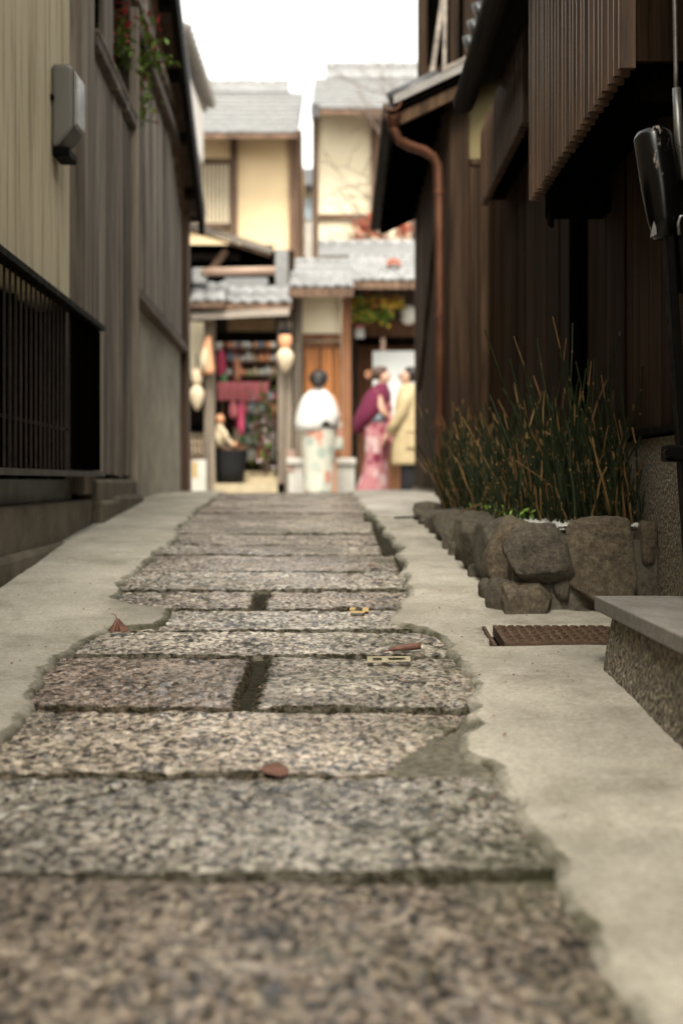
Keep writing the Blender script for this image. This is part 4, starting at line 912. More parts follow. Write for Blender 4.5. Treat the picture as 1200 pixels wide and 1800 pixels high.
ridge(hl, XX(290,25.6), XX(508,25.6), 25.65, ZZ(165,25.6), .26, 'whitetile')
pbox(290, 524, 233, 240, 22.3, .08).build('fascia', 'darkbeam', hl)
# ---- two-storey house, right
hr = thing('townhouse', 'two storey townhouse with pale cream plaster, its roof ridge highest of all', 'house', (XX(640,23.2), 23.2, STREET))
Y = 23.2
MB().box(XX(553,Y), XX(800,Y), Y, Y+4, STREET, ZZ(184,Y)).build('wall', 'paleyellow', hr)
for x0, x1, y0, y1 in ((549,559,190,520),(652,668,190,378)): pbox(x0, x1, y0, y1, Y-.09, .087).build('timber_post', 'beamwood', hr)
for x0, x1, y0, y1 in ((560,724,376,385),(560,651,186,197),(560,740,428,437)): pbox(x0, x1, y0, y1, Y-.07, .067).build('timber_beam', 'beamwood', hr)
pbox(669, 740, 190, 376, Y-.03, .027).build('shutter', 'barkboard', hr)
tiled_roof(hr, XX(546,22.4), XX(800,22.4), 22.4, ZZ(190,22.4), 25.6, ZZ(138,25.6), 24, 9, 'tile')
ridge(hr, XX(572,25.6), XX(800,25.6), 25.65, ZZ(140,25.6), .32, 'whitetile')
pbox(546, 800, 191, 198, 22.5, .08).build('fascia', 'darkbeam', hr)
pbox(547, 561, 182, 205, 22.35, .25).build('gable_end_tile', 'darktile', hr)
# ---- grey building in the gap and gable neighbour at the upper left
gp = thing('distant_house', 'small grey house seen through the gap between the two townhouses', 'house', (XX(538,30), 30, STREET))
pbox(505, 575, 330, 880, 30, 3).build('wall', simple('distant_wall', (.42,.40,.36), (.34,.32,.28), 3, var=0), gp)
m = MB(); m.prism([P(495,325,29.6), P(580,325,29.6), P(565,296,31.5), P(510,296,31.5)], (0,.15,-.1)); m.build('roof', 'darktile', gp)
pbox(530, 546, 350, 385, 29.95, .06).build('window', 'bluegood', gp)
wg = thing('white_house', 'white plastered upper storey with scalloped tile eave at the upper left', 'house', (-2.6, 18.5, STREET))
MB().box(-6, -1.93, 16.8, 19.9, ZZ(262,19), ZZ(112,17.5)).build('upper_wall', 'whiteplaster', wg)
MB().box(-6, -2.6, 17.2, 19.9, STREET, ZZ(262,19)-.003).build('lower_wall', 'beamwood', wg)
zz = E+5.22
m = MB(); m.hexa([(-1.9,16.7,zz),(-1.9,20.2,zz),(-6,20.2,zz+1.7),(-6,16.7,zz+1.7),(-1.9,16.7,zz+.06),(-1.9,20.2,zz+.06),(-6,20.2,zz+1.8),(-6,16.7,zz+1.8)]); m.build('roof_deck', 'darktile', wg)
et2 = MB().tube([(.06,0,-.02), (-.6,0,.25)], .075, 10).mesh('eave_tile', simple('brown_grey_tile', (.30,.27,.24), (.2,.18,.16), 9, rough=.6), smooth=True)
y = 16.75
while y < 20.2: inst('eave_tile', et2, wg, (-1.84, y, zz+.09)); y += .27

# ---- gate house with door
YG = 19.3
gh = thing('gate_house', 'small tiled gate house with orange wooden door and ochre panel', 'gate', (XX(566,YG), YG, STREET))
pbox(516, 531, 505, 866, YG-.05, .18).build('post', 'postwood', gh)
pbox(600, 617, 505, 812, YG-.05, .18).build('post', 'redframe', gh)
pbox(531.5, 599.5, 512, 586, YG+.05, .08).build('plaster_panel', 'paleyellow', gh)
pbox(531.5, 599.5, 586.5, 598, YG-.02, .12).build('lintel', 'redframe', gh)
pbox(531.5, 599.5, 600, 830, YG+.07, .05).build('door', 'redframe', gh)
dr = gh.children[-1]
for x0, x1 in ((535,561),(566,583),(587,597)): pbox(x0, x1, 612, 800, YG+.04, .028).build('door_panel', 'redwood', dr)
pbox(533, 598, 600, 610, YG+.035, .03).build('door_rail', 'redframe', dr)
pbox(533, 598, 802, 812, YG+.035, .03).build('door_rail', 'redframe', dr)
tiled_roof(gh, XX(508,18.7), XX(621,18.7), 18.7, ZZ(503,18.7), 19.4, ZZ(478,19.4), 6, 3, 'whitetile', .14)
ridge(gh, XX(518,19.45), XX(612,19.45), 19.5, ZZ(482,19.45), .22, 'whitetile', 5)
MB().box(XX(508,YG), XX(623,YG), 18.85, YG-.06, STREET-.02, ZZ(806,18.85)).build('plinth', 'plinth', gh, bevel=.03)
MB().box(XX(506,YG), XX(625,YG), 18.80, YG-.06, ZZ(817,18.85), ZZ(805,18.85)).build('plinth_cap', 'plinth', gh, bevel=.02)

# ---- dark entrance to the right of the gate
eh = thing('entrance_building', 'dark timber entrance under a long tiled eave at the street right', 'building', (XX(680,20), 20, STREET))
YE = 20.0
pbox(618, 840, 490, 890, YE+.6, .2).build('back_wall', simple('entrance_boards', (.10,.06,.04), (.05,.03,.02), 10, (1,1,.1), rough=.8, var=0), eh)
pbox(617.5, 628, 490, 890, YE-.2, .8).build('post', 'darkbeam', eh)
pbox(628.5, 840, 592, 604, YE-.1, .3).build('lintel', 'blackwood', eh)
pbox(628.5, 840, 565, 592, YE, .1).build('header_board', 'redframe', eh)
for i in range(7): pbox(629+i*15, 643+i*15, 606, 880, YE+.55, .04).build('door_board', 'redframe', eh)
tiled_roof(eh, XX(612,19.0), XX(850,19.0), 19.0, ZZ(492,19.0), 20.4, ZZ(448,20.4), 14, 5, 'whitetile', .12)
ridge(eh, XX(560,20.4), XX(850,20.4), 20.45, ZZ(451,20.4), .24, 'whitetile', 12)
pbox(618, 850, 497, 506, 19.1, .1).build('fascia', 'blackwood', eh)
MB().box(XX(640,20), XX(840,20), 19.2, 21, STREET-.03, STREET+.02).build('threshold', 'sandstone', eh)
# loose rust-red tiles
for px, py, YY in ((692,472,19.45),):
    o = inst('roof_tile', tile_mesh('roof_tile', .19, .22, simple('rust_tile', (.42,.16,.09), (.3,.1,.06), 9)), eh, (XX(px,YY), YY, ZZ(py,YY)+.05), (.45,0,0)); o['label'] = 'rust red roof tile'
ny = thing('white_board', 'blank white board leaning behind the two people', 'board', (XX(690,19.9), 19.9, STREET))
pbox(655, 740, 617, 735, 19.9, .03).build('panel', 'whiteboard', ny)
pbox(669, 677, 594, 616, 19.88, .05).build('pole', 'palewood', ny)
for x in (662, 720): MB().box(XX(x,19.9), XX(x+5,19.9), 19.88, 19.93, STREET, ZZ(735,19.9)-.002).build('leg', 'palewood', ny)
nn = thing('notice_sign', 'small white notice with red heading on the entrance lintel', 'sign', (XX(632,19.85), 19.85, ZZ(594,19.85)))
pbox(624, 640, 577, 594, 19.78, .02).build('plate', 'whiteboard', nn); pbox(624.5, 639.5, 570, 576.5, 19.78, .02).build('heading', 'redcloth', nn)
ln = thing('round_lantern', 'round white paper lantern at the entrance beside the right wall', 'lantern', (XX(716,19.6), 19.6, ZZ(570,19.6)))
def lathe(mb, c, prof, n=16): return mb.loft([(c[0], c[1], c[2]+z, r, r) for r, z in prof], n)
lathe(MB(), (XX(717,19.6), 19.6, ZZ(571,19.6)), [(.03,0),(.07,.02),(.1,.07),(.115,.13),(.1,.2),(.07,.25),(.03,.27)]).build('shade', 'plinth', ln, smooth=True)
MB().tube([(XX(717,19.6), 19.6, ZZ(571,19.6)+.26), (XX(717,19.6), 19.6, ZZ(508,19.6))], .008, 6).build('cord', 'blackmetal', ln)
# flowers hanging in the entrance
rg = random.Random(21)
for nm, yy, lab in (('upper', 532, 'upper garland of yellow and orange flowers under the tiled eave'), ('lower', 556, 'lower yellow green garland under the tiled eave')):
    gl_ = thing('flower_garland', lab, 'garland', (XX(665,19.5), 19.5, ZZ(yy,19.5)), 'garlands in the entrance')
    G, Yl, O = MB(), MB(), MB()
    for i in range(300):
        p = P(rg.uniform(622, 708 if nm == 'upper' else 690), yy + rg.gauss(0, 5), 19.5 + rg.uniform(-.1,.1)); tgt = rg.choice((G, Yl, Yl, O) if nm == 'upper' else (G, G, Yl, G))
        leaf(tgt, p, (rg.gauss(0,1), rg.gauss(-1,1), rg.gauss(0,1)), rg.uniform(.05,.1), rg.uniform(.015,.035), rg)
    for mb, nm2, mt in ((G, 'foliage', 'leafgreen'), (Yl, 'yellow_flower', leafmat('flower_yellow', (.5,.36,.04), (.66,.5,.08))), (O, 'orange_flower', 'mapleorange')):
        if mb.v: o = mb.build(nm2, mt, gl_); o['kind'] = 'stuff'
    pbox(620, 712, yy-1, yy+1, 19.5, .02).build('wire', 'blackmetal', gl_)

# ---- shop front
YS = 19.0
sp = thing('souvenir_shop', 'open timber shop front crammed with colourful goods', 'shop', (XX(430,YS), YS, STREET))
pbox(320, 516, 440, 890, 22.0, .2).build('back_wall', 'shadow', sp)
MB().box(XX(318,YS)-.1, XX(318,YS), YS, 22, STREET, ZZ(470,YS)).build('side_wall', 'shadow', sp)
pbox(330, 359, 566, 655, YS+.5, .06).build('plaster_panel', 'paleyellow', sp)
pbox(359, 377, 560, 890, YS-.1, .16).build('post', 'postwood', sp)
pbox(488, 512, 565, 890, YS-.1, .18).build('post', 'postwood', sp)
pbox(504, 518, 790, 830, YS-.16, .06).build('post_shoe', simple('pinkish_wood', (.40,.27,.22), (.32,.21,.17), 8), sp)
pbox(377.5, 487.5, 585, 600, YS+.1, .12).build('lintel', 'blackwood', sp)
pbox(400, 482, 560, 582, YS+.14, .05).build('transom', simple('tan_transom', (.30,.20,.10), (.22,.14,.07), 8), sp)
pbox(333, 359, 760, 800, YS+.1, .04).build('lattice_screen', 'creamcloth', sp)
ls = sp.children[-1]
for i in range(4): pbox(335+i*7, 337+i*7, 760, 800, YS+.08, .018).build('lattice_bar', 'beamwood', ls)
for i in range(3): pbox(333, 359, 767+i*12, 769+i*12, YS+.06, .018).build('lattice_bar', 'beamwood', ls)
pbox(333, 359, 800.5, 890, YS+.1, .05).build('skirting_board', 'beamwood', sp)
pbox(333, 359, 745, 759.5, YS+.05, .1).build('shelf', 'blackwood', sp)
MB().hexa([P(336,562,YS-.5), P(508,554,YS-.5), P(508,554,YS-.1), P(336,562,YS-.1), P(336,550,YS-.5), P(508,541,YS-.5), P(508,541,YS-.1), P(336,550,YS-.1)]).build('eave_board', 'barkboard', sp)
tiled_roof(sp, XX(388,18.6), XX(512,18.6), 18.6, ZZ(531,18.6), 19.2, ZZ(506,19.2), 5, 2, 'whitetile', .10)
tiled_roof(sp, XX(334,18.4), XX(394,18.4), 18.4, ZZ(528,18.4), 19.0, ZZ(498,19.0), 3, 2, 'whitetile', .10)
MB().box(XX(338,18.7), XX(362,18.7), 18.6, 18.9, ZZ(500,18.7), ZZ(472,18.7)).build('ridge_end_tile', 'whitetile', sp, bevel=.03)
pbox(395, 470, 488, 505, 19.5, .3).build('upper_tile_course', 'tile', sp)
MB().tube([P(355,478,18.6), P(484,476,18.6)], .055, 10).build('eave_pole', 'palewood', sp, smooth=True)
# steps in the shop
for i, (y0, y1, YY) in enumerate(((850, 880, 18.9), (838, 850, 19.4), (828, 838, 19.9))): pbox(376, 500, y0, y1+14, YY, .52).build('step', 'sandstone', sp)
# gabled canopy above
cn = thing('gabled_canopy', 'brown sloping canopy with dark timber frame above the shop', 'canopy', (XX(400,20.5), 20.5, STREET))
YC = 20.0
MB().hexa([P(322,398,YC), P(478,446,YC), P(478,446,YC+2), P(322,398,YC+2), P(322,386,YC), P(478,434,YC), P(478,434,YC+2), P(322,386,YC+2)]).build('canopy_roof', 'barkboard', cn)
MB().hexa([P(322,404,YC+.05), P(474,452,YC+.05), P(474,452,YC+.12), P(322,404,YC+.12), P(322,399,YC+.05), P(474,447,YC+.05), P(474,447,YC+.12), P(322,399,YC+.12)]).build('bargeboard', 'beamwood', cn)
pbox(320, 480, 430, 500, YC+1.4, .1).build('back_boards', 'blackwood', cn)
pbox(330, 420, 446, 456, YC+.3, .1).build('beam', 'darkbeam', cn)
MB().bar(P(368,480,YC+.25), P(398,440,YC+.25), .09, .09).build('brace', 'beamwood', cn)
pbox(484, 505, 438, 540, YC-.3, .5).build('post', 'tile', cn)
MB().box(XX(486,YC), XX(503,YC), YC-.28, YC+.1, STREET, ZZ(540,YC)-.003).build('post_base', 'darkbeam', cn)

# ---- lanterns and hanging cloth ornaments
def two_lobe(px, ytop, ybot, YY, wpx, label, topmat, cap=True):
    c = XX(px, YY); z1, z0 = ZZ(ytop, YY), ZZ(ybot, YY); H = z1-z0; r = wpx/2/F*YY
    t = thing('hanging_lantern', label, 'lantern', (c, YY, z0), 'two lobed cream lanterns by the shop')
    lathe(MB(), (c, YY, z0), [(r*.12,0),(r*.45,H*.09),(r*.8,H*.22),(r,H*.38),(r*.95,H*.46),(r*.6,H*.56),(r*.42,H*.60)]).build('lower_shade', 'creamcloth', t, smooth=True)
    lathe(MB(), (c, YY, z0), [(r*.40,H*.60),(r*.62,H*.66),(r*.76,H*.76),(r*.74,H*.86),(r*.55,H*.95),(r*.2,H)]).build('upper_shade', topmat, t, smooth=True)
    if cap: MB().loft([(c,YY-.02,z0+H*.93,r*.5,r*.45),(c,YY-.02,z0+H*1.02,r*.75,r*.7),(c,YY-.02,z0+H*1.10,r*.6,r*.6)], 12).build('cap', 'blackcloth', t)
    MB().tube([(c,YY,z0+H), (c,YY,z0+H*1.35)], .008, 6).build('cord', 'blackmetal', t)
two_lobe(501, 584, 655, 18.7, 31, 'cream lantern with pinkish top and dark cap on the post by the gate', 'peach')
two_lobe(346, 648, 722, 18.8, 27, 'plain cream lantern left of the front shop post', 'creamcloth', False)
cb = thing('cloth_ornament', 'cream and orange cloth ornament hung on the left shop post', 'ornament', (XX(364,18.75), 18.75, ZZ(656,18.75)))
c = P(364, 657, 18.75)
MB().loft([(c.x,c.y,c.z,.09,.05),(c.x,c.y,c.z+.06,.10,.06),(c.x-.005,c.y,c.z+.25,.075,.05),(c.x+.01,c.y,c.z+.40,.05,.04),(c.x+.02,c.y,c.z+.5,.03,.03)], 14, .06).build('cloth', 'peach', cb, smooth=True)
MB().loft([(c.x-.035,c.y-.04,c.z+.03,.05,.03),(c.x-.04,c.y-.04,c.z+.2,.045,.03),(c.x-.02,c.y-.035,c.z+.34,.02,.02)], 12, .05).build('cream_fold', 'creamcloth', cb, smooth=True)
# shop goods
tb = thing('display_table', 'shop table draped with a red cloth', 'table', (XX(428,20.3), 20.3, STREET))
pbox(385, 470, 672, 678, 20.2, .6).build('table_top', 'beamwood', tb)
cl = []
for k, (z, dy) in enumerate(((704, -.03), (690, -.015), (672, -.004), (671, .0), (671, .6))):
    for j in range(29):
        u = j/28; cl.append((XX(383+u*89, 20.2), 20.195+dy+(.018*math.sin(u*40) if k < 2 else 0), ZZ(z, 20.2)))
MB().add(cl, [(k*29+j, k*29+j+1, (k+1)*29+j+1, (k+1)*29+j) for k in range(4) for j in range(28)]).build('tablecloth', 'redcloth', tb, smooth=True)
for x in (388, 466):
    for d in (.05, .5): MB().box(XX(x-1,20.2), XX(x+2,20.2), 20.2+d, 20.24+d, STREET, ZZ(679,20.2)).build('leg', 'beamwood', tb)
gm = {'pink': 'pink', 'red': 'redcloth', 'pale grey': 'palecloth', 'blue grey': 'bluegood', 'green': 'greengood', 'cream': 'creamcloth', 'peach': 'peach'}
rg = random.Random(33); cols = ['pale grey','pink','pale grey','green','red','blue grey','cream','peach','pale grey','green']
shelfg = thing('goods_shelf', 'dark stepped shelf under the heaped souvenirs in the shop', 'shelf', (XX(455,20.9), 20.9, STREET))
for i in range(5): pbox(420-i*3, 489, 706+i*26, 709+i*26, 21.2-i*.16, .3).build('shelf_board', 'beamwood', shelfg)
for x in (416, 486): pbox(x, x+4, 600, 880, 21.3, .1).build('upright', 'darkbeam', shelfg)
for i in range(3): pbox(400, 489, 660-i*24, 662-i*24, 21.4, .25).build('shelf_board', 'beamwood', shelfg)
ORD = ('first','second','third','fourth','fifth','sixth','seventh','eighth')
def pouch(px, py, YY, r, h, colr, label, group='souvenirs heaped in the shop'):
    c = P(px, py, YY); t = thing('cloth_pouch', label, 'pouch', (c.x, YY, c.z), group); s = rg.uniform(0, 6)
    MB().loft([(c.x,YY,c.z,r*.6,r*.5),(c.x,YY,c.z+h*.15,r,r*.8),(c.x,YY,c.z+h*.5,r*.95,r*.75),(c.x,YY,c.z+h*.75,r*.5,r*.4),(c.x,YY,c.z+h*.82,r*.35,r*.3)], 10, .08, s).build('bag', gm[colr], t, smooth=True)
    MB().loft([(c.x,YY,c.z+h*.82,r*.36,r*.3),(c.x,YY,c.z+h,r*.7,r*.55)], 10, .15, s).build('frill', gm[colr], t)
    return t
for i in range(5):
    for j in range(7):
        k = rg.choice(cols); pouch(424 - i*3 + j*(10+i*.4) + rg.uniform(-2,2), 706+i*26, 21.28-i*.16, rg.uniform(.055,.085), rg.uniform(.15,.27), k, '%s cloth pouch, %s from the left on the %s tier of heaped souvenirs' % (k, ORD[j], ('top','second','middle','fourth','lowest')[i]))
for i in range(3):
    for j in range(8):
        k = rg.choice(['pale grey','cream','blue grey','pale grey','peach']); pouch(404 + j*11 + rg.uniform(-2,2), 660-i*24, 21.5, rg.uniform(.04,.065), rg.uniform(.10,.19), k, '%s cloth pouch, %s from the left on the %s shelf at the shop back' % (k, ORD[j], ('lowest','middle','highest')[i]), 'souvenirs on the high shelves')
for q, (px, y0, y1, wpx, k, lab) in enumerate(((389,615,660,17,'pink','bright pink hanging tassel beside the left shop post'),(384,590,615,14,'pale grey','pale hanging tassel above the bright pink one'),
        (393,655,672,14,'green','pale green hanging tassel below the bright pink one'),(424,705,765,12,'pink','long pink hanging streamer in the middle of the shop'),
        (410,705,735,16,'red','red hanging streamer left of the long pink one'),(417,628,668,9,'peach','peach coloured hanging tassel on the dark shop wall'))):
    YY = 19.6; c = P(px, y1, YY); H = (y1-y0)/F*YY; r = wpx/2/F*YY
    t = thing('hanging_tassel', lab, 'tassel', (c.x, YY, c.z), 'hanging tassels in the shop')
    MB().loft([(c.x,YY,c.z,r*.7,r*.5),(c.x,YY,c.z+H*.3,r,r*.7),(c.x,YY,c.z+H*.75,r*.9,r*.6),(c.x,YY,c.z+H,r*.3,r*.3)], 12, .1, q).build('tassel', gm[k], t, smooth=True)
    MB().tube([(c.x,YY,c.z+H*.97), (c.x,YY,ZZ(586,YY))], .006, 5).build('cord', 'redcloth', t)
fp = thing('flowering_plant', 'leafy plant with pale pink blossoms at the right of the shop', 'plant', (XX(470,19.9), 19.9, STREET))
G, W_ = MB(), MB()
for i in range(420):
    a = rg.random(); p = P(rg.gauss(468,13), rg.gauss(750,38), 19.9+rg.uniform(-.2,.2)); leaf(G if a < .5 else W_, p, (rg.gauss(0,1), rg.gauss(-.6,1), rg.gauss(0,1)), rg.uniform(.05,.1), rg.uniform(.02,.04), rg)
o = G.build('foliage', 'leafgreen', fp); o['kind'] = 'stuff'; o = W_.build('blossom', simple('pale_blossom', (.72,.60,.58), (.6,.42,.42), 8, bump=0, stain=0), fp); o['kind'] = 'stuff'
MB().loft([(XX(468,19.9),19.9,STREET-.0,.10,.10),(XX(468,19.9),19.9,STREET+.22,.14,.14)], 14).build('pot', 'shadow', fp)
MB().tube([(XX(468,19.9),19.9,STREET+.2), (XX(466,19.9),19.9,STREET+.9)], .012, 6).build('stem', 'bark', fp)
# basket with a cloth doll on top
bk = thing('black_basket', 'black round tub standing in the shop doorway', 'tub', (XX(405,19.3), 19.3, STREET))
c = P(405, 866, 19.3)
MB().loft([(c.x,19.3,ZZ(850,19.3),.17,.17),(c.x,19.3,ZZ(828,19.3),.2,.2),(c.x,19.3,ZZ(798,19.3),.235,.22),(c.x,19.3,ZZ(790,19.3),.25,.23)], 20).build('tub', 'blackcloth', bk, smooth=True)
MB().loft([(c.x,19.3,ZZ(791,19.3),.26,.24),(c.x,19.3,ZZ(786,19.3),.26,.24)], 20).build('rim', 'beamwood', bk)
MB().loft([(c.x,19.3,STREET,.15,.15),(c.x,19.3,ZZ(850,19.3)-.002,.12,.12)], 12).build('stand', 'darkbeam', bk)
dl = thing('cloth_doll', 'cream cloth doll sitting on the black tub with outstretched legs', 'doll', (XX(392,19.25), 19.25, ZZ(786,19.25)))
c = P(385, 786, 19.2)
MB().loft([(c.x,19.2,c.z,.10,.09),(c.x,19.2,c.z+.12,.095,.085),(c.x+.005,19.2,c.z+.26,.06,.055),(c.x+.01,19.2,c.z+.32,.03,.03)], 16, .04).build('body', 'creamcloth', dl, smooth=True)
lathe(MB(), (c.x+.01,19.2,c.z+.31), [(.02,0),(.055,.03),(.065,.07),(.05,.115),(.015,.135)]).build('head', 'peach', dl, smooth=True)
for a, b, lab in (((.05,.16),(.20,.02),'leg'),((-.03,.2),(.02,.02),'arm'),((.04,.24),(.14,.09),'arm')): MB().tube([(c.x+a[0],19.1,c.z+a[1]), (c.x+(a[0]+b[0])/2,19.06,c.z+(a[1]+b[1])/2+.02), (c.x+b[0],19.05,c.z+b[1])], [.04,.035,.028], 10).build(lab, 'creamcloth', dl, smooth=True)
MB().tube([(c.x+.20,19.05,c.z+.03), (c.x+.25,19.05,c.z+.04)], [.03,.024], 10).build('foot', 'peach', dl, smooth=True)
ps = thing('paper_sign', 'white board sign with yellow print standing at the left shop corner', 'sign', (XX(350,18.3), 18.3, STREET))
pbox(337, 362, 808, 885, 18.3, .04).build('board', 'plinth', ps)
pbox(338.5, 347, 812, 840, 18.297, .002).build('yellow_print', 'tape', ps)
MB().box(XX(340,18.3), XX(360,18.3), 18.345, 18.6, STREET, STREET+.05).build('foot', 'beamwood', ps)

# ---- bare tree and red maple behind the entrance roof
tr = thing('bare_tree', 'bare winter tree with fine twigs in front of the pale townhouse', 'tree', (XX(735,21.6), 21.6, STREET))
tk, tw = MB(), MB(); rg = random.Random(44)
base = Vector((XX(735,21.6), 21.6, STREET))
tk.tube([base, base+Vector((-.05,0,1.5)), base+Vector((.0,.05,3.0)), base+Vector((-.08,0,4.6)), base+Vector((-.05,0,6.2))], [.13,.11,.085,.06,.03], 10)
def branch(p, d, L, r, dep):
    q = p + d*L*.5 + Vector((rg.gauss(0,.04), rg.gauss(0,.04), rg.gauss(0,.04)))*L; e = q + (d+Vector((0,0,.12)))*L*.5
    tw.tube([p, q, e], [r, r*.75, r*.45], 5, False)
    if dep:
        for s in (q, e, e):
            nd_ = (d + Vector((rg.gauss(0,.45), rg.gauss(0,.35), rg.gauss(.1,.4)))).normalized(); branch(s, nd_, L*rg.uniform(.55,.8), r*.6, dep-1)
for i in range(16):
    h = rg.uniform(2.6, 6.1); branch(base+Vector((-.04,0,h)), Vector((rg.uniform(-1,-.35), rg.gauss(0,.3), rg.uniform(.1,.9))).normalized(), rg.uniform(.5,.85), .016, 3)
tk.build('trunk', 'bark', tr, smooth=True); o = tw.build('branches', 'bark', tr); o['kind'] = 'stuff'
mp = thing('maple_bush', 'rust red maple foliage above the entrance roof', 'bush', (XX(690,21.3), 21.3, STREET))
MB().tube([(XX(690,21.3),21.3,STREET), (XX(688,21.3),21.3,STREET+2.5), (XX(680,21.3),21.3,ZZ(400,21.3))], [.05,.04,.015], 8).build('trunk', 'bark', mp, smooth=True)
lf = MB(); br = MB()
for cxp, cyp, sx, sy, n in ((640,400,16,14,150),(655,390,10,12,90),(708,405,10,14,150),(668,415,22,8,90),(630,420,12,6,60)):
    br.tube([P(682,430,21.3), P((682+cxp)/2, (430+cyp)/2-4, 21.3), P(cxp,cyp,21.25)], [.012,.009,.004], 5)
    for i in range(n): leaf(lf, P(rg.gauss(cxp,sx*.6), rg.gauss(cyp,sy*.6), 21.3+rg.gauss(0,.2)), (rg.gauss(0,1), rg.gauss(-.3,1), rg.gauss(0,1)), rg.uniform(.05,.09), rg.uniform(.02,.035), rg)
o = lf.build('foliage', 'mapleorange', mp); o['kind'] = 'stuff'; o = br.build('branches', 'bark', mp); o['kind'] = 'stuff'

# ================================================================== PEOPLE
def skinned(name, joints, bones, parent, mat):
    """one continuous body: joints {name: (pos, radius)}, bones [(a, b)], grown with Skin + Subdivision"""
    ks = list(joints); ix = {k: i for i, k in enumerate(ks)}; off = ORG[parent]
    me = bpy.data.meshes.new(name); me.from_pydata([tuple(Vector(joints[k][0]) - off) for k in ks], [(ix[a], ix[b]) for a, b in bones], [])
    me.materials.append(M[mat]); o = link(bpy.data.objects.new(name, me)); o.parent = parent; ORG[o] = off
    sk = o.modifiers.new('skin', 'SKIN'); sk.use_smooth_shade = True
    for i, k in enumerate(ks):
        r = joints[k][1]; me.skin_vertices[0].data[i].radius = (r, r) if not hasattr(r, '__len__') else r
    me.skin_vertices[0].data[ix['pelvis']].use_root = True
    sb = o.modifiers.new('sub', 'SUBSURF'); sb.levels = 2; sb.render_levels = 2
    return o
def body(parent, base, yaw, H, lean=0.0, arms=None, mat='skin', stride=.06):
    """base: feet point; yaw: direction faced (0 = +X, pi/2 = +Y); arms: {side: (elbow, hand)} in body axes (forward, left, up)"""
    f = Vector((math.cos(yaw), math.sin(yaw), 0)); l = Vector((-math.sin(yaw), math.cos(yaw), 0)); u = Vector((0,0,1)); s = H/1.6
    B = lambda a, b, c: Vector(base) + (f*a + l*b + u*c)*s
    tf = lambda h: lean*max(0, h-.85)
    J = {'pelvis': (B(0,0,.86), .125*s), 'waist': (B(tf(1.0),0,1.0), .105*s), 'chest': (B(tf(1.2),0,1.2), .12*s), 'neck0': (B(tf(1.33),0,1.33), .06*s),
         'neck': (B(tf(1.38)+.01,0,1.385), .045*s), 'jaw': (B(tf(1.43)+.035,0,1.435), .062*s), 'head': (B(tf(1.5)+.03,0,1.505), .085*s), 'crown': (B(tf(1.56)+.015,0,1.565), .062*s)}
    Bn = [('pelvis','waist'),('waist','chest'),('chest','neck0'),('neck0','neck'),('neck','jaw'),('jaw','head'),('head','crown')]
    for q, sg in (('L',1),('R',-1)):
        J['hip'+q] = (B(0,.08*sg,.80), .085*s); J['knee'+q] = (B(.03+stride*sg,.07*sg,.45), .055*s); J['ank'+q] = (B(stride*sg,.06*sg,.09), .036*s); J['toe'+q] = (B(stride*sg+.15,.065*sg,.035), .03*s)
        Bn += [('pelvis','hip'+q),('hip'+q,'knee'+q),('knee'+q,'ank'+q),('ank'+q,'toe'+q)]
        e, h = (arms or {}).get(q, ((.02,.24*sg,1.03),(.12,.22*sg,.82)))
        J['sh'+q] = (B(tf(1.29),.16*sg,1.29), .052*s); J['el'+q] = (B(*e), .04*s); J['wr'+q] = (B(*h), .026*s)
        d = (J['wr'+q][0]-J['el'+q][0]).normalized(); J['pa'+q] = (J['wr'+q][0]+d*.06*s, (.034*s,.018*s))
        Bn += [('chest','sh'+q),('sh'+q,'el'+q),('el'+q,'wr'+q),('wr'+q,'pa'+q)]
        sd_ = d.cross(u).normalized() if abs(d.z) < .95 else l.copy()
        for k in range(4):
            a = J['pa'+q][0] + sd_*(k-1.5)*.019*s + d*.03*s; L = (.035,.042,.04,.03)[k]*s
            J['f%d%s' % (k,q)] = (a, .009*s); J['g%d%s' % (k,q)] = (a+d*L+Vector((0,0,-.006)), .008*s); J['h%d%s' % (k,q)] = (a+d*L*1.6+Vector((0,0,-.018)), .007*s)
            Bn += [('pa'+q,'f%d%s' % (k,q)),('f%d%s' % (k,q),'g%d%s' % (k,q)),('g%d%s' % (k,q),'h%d%s' % (k,q))]
        a = J['wr'+q][0] + d*.03*s + sd_*.03*s; J['t0'+q] = (a, .010*s); J['t1'+q] = (a+(d*.7+sd_*.6)*.04*s, .008*s); Bn += [('wr'+q,'t0'+q),('t0'+q,'t1'+q)]
    J['nose'] = (B(tf(1.48)+.125,0,1.478), .012*s); Bn.append(('head','nose'))
    for q, sg in (('L',1),('R',-1)): J['ear'+q] = (B(tf(1.49)+.01,.085*sg,1.49), .014*s); Bn.append(('head','ear'+q))
    o = skinned('body', J, Bn, parent, mat)
    ey = MB()
    for sg in (1, -1):
        c_ = B(tf(1.5)+.108, .032*sg, 1.502); lathe(ey, (c_.x, c_.y, c_.z-.009*s), [(.003*s,0),(.010*s,.006*s),(.010*s,.012*s),(.003*s,.018*s)], 8)
    c_ = B(tf(1.44)+.098, 0, 1.438); ey.bar(c_ - l*.022*s, c_ + l*.022*s, .012*s, .008*s)
    ey.build('face_features', 'brownhair', parent)
    return B, tf
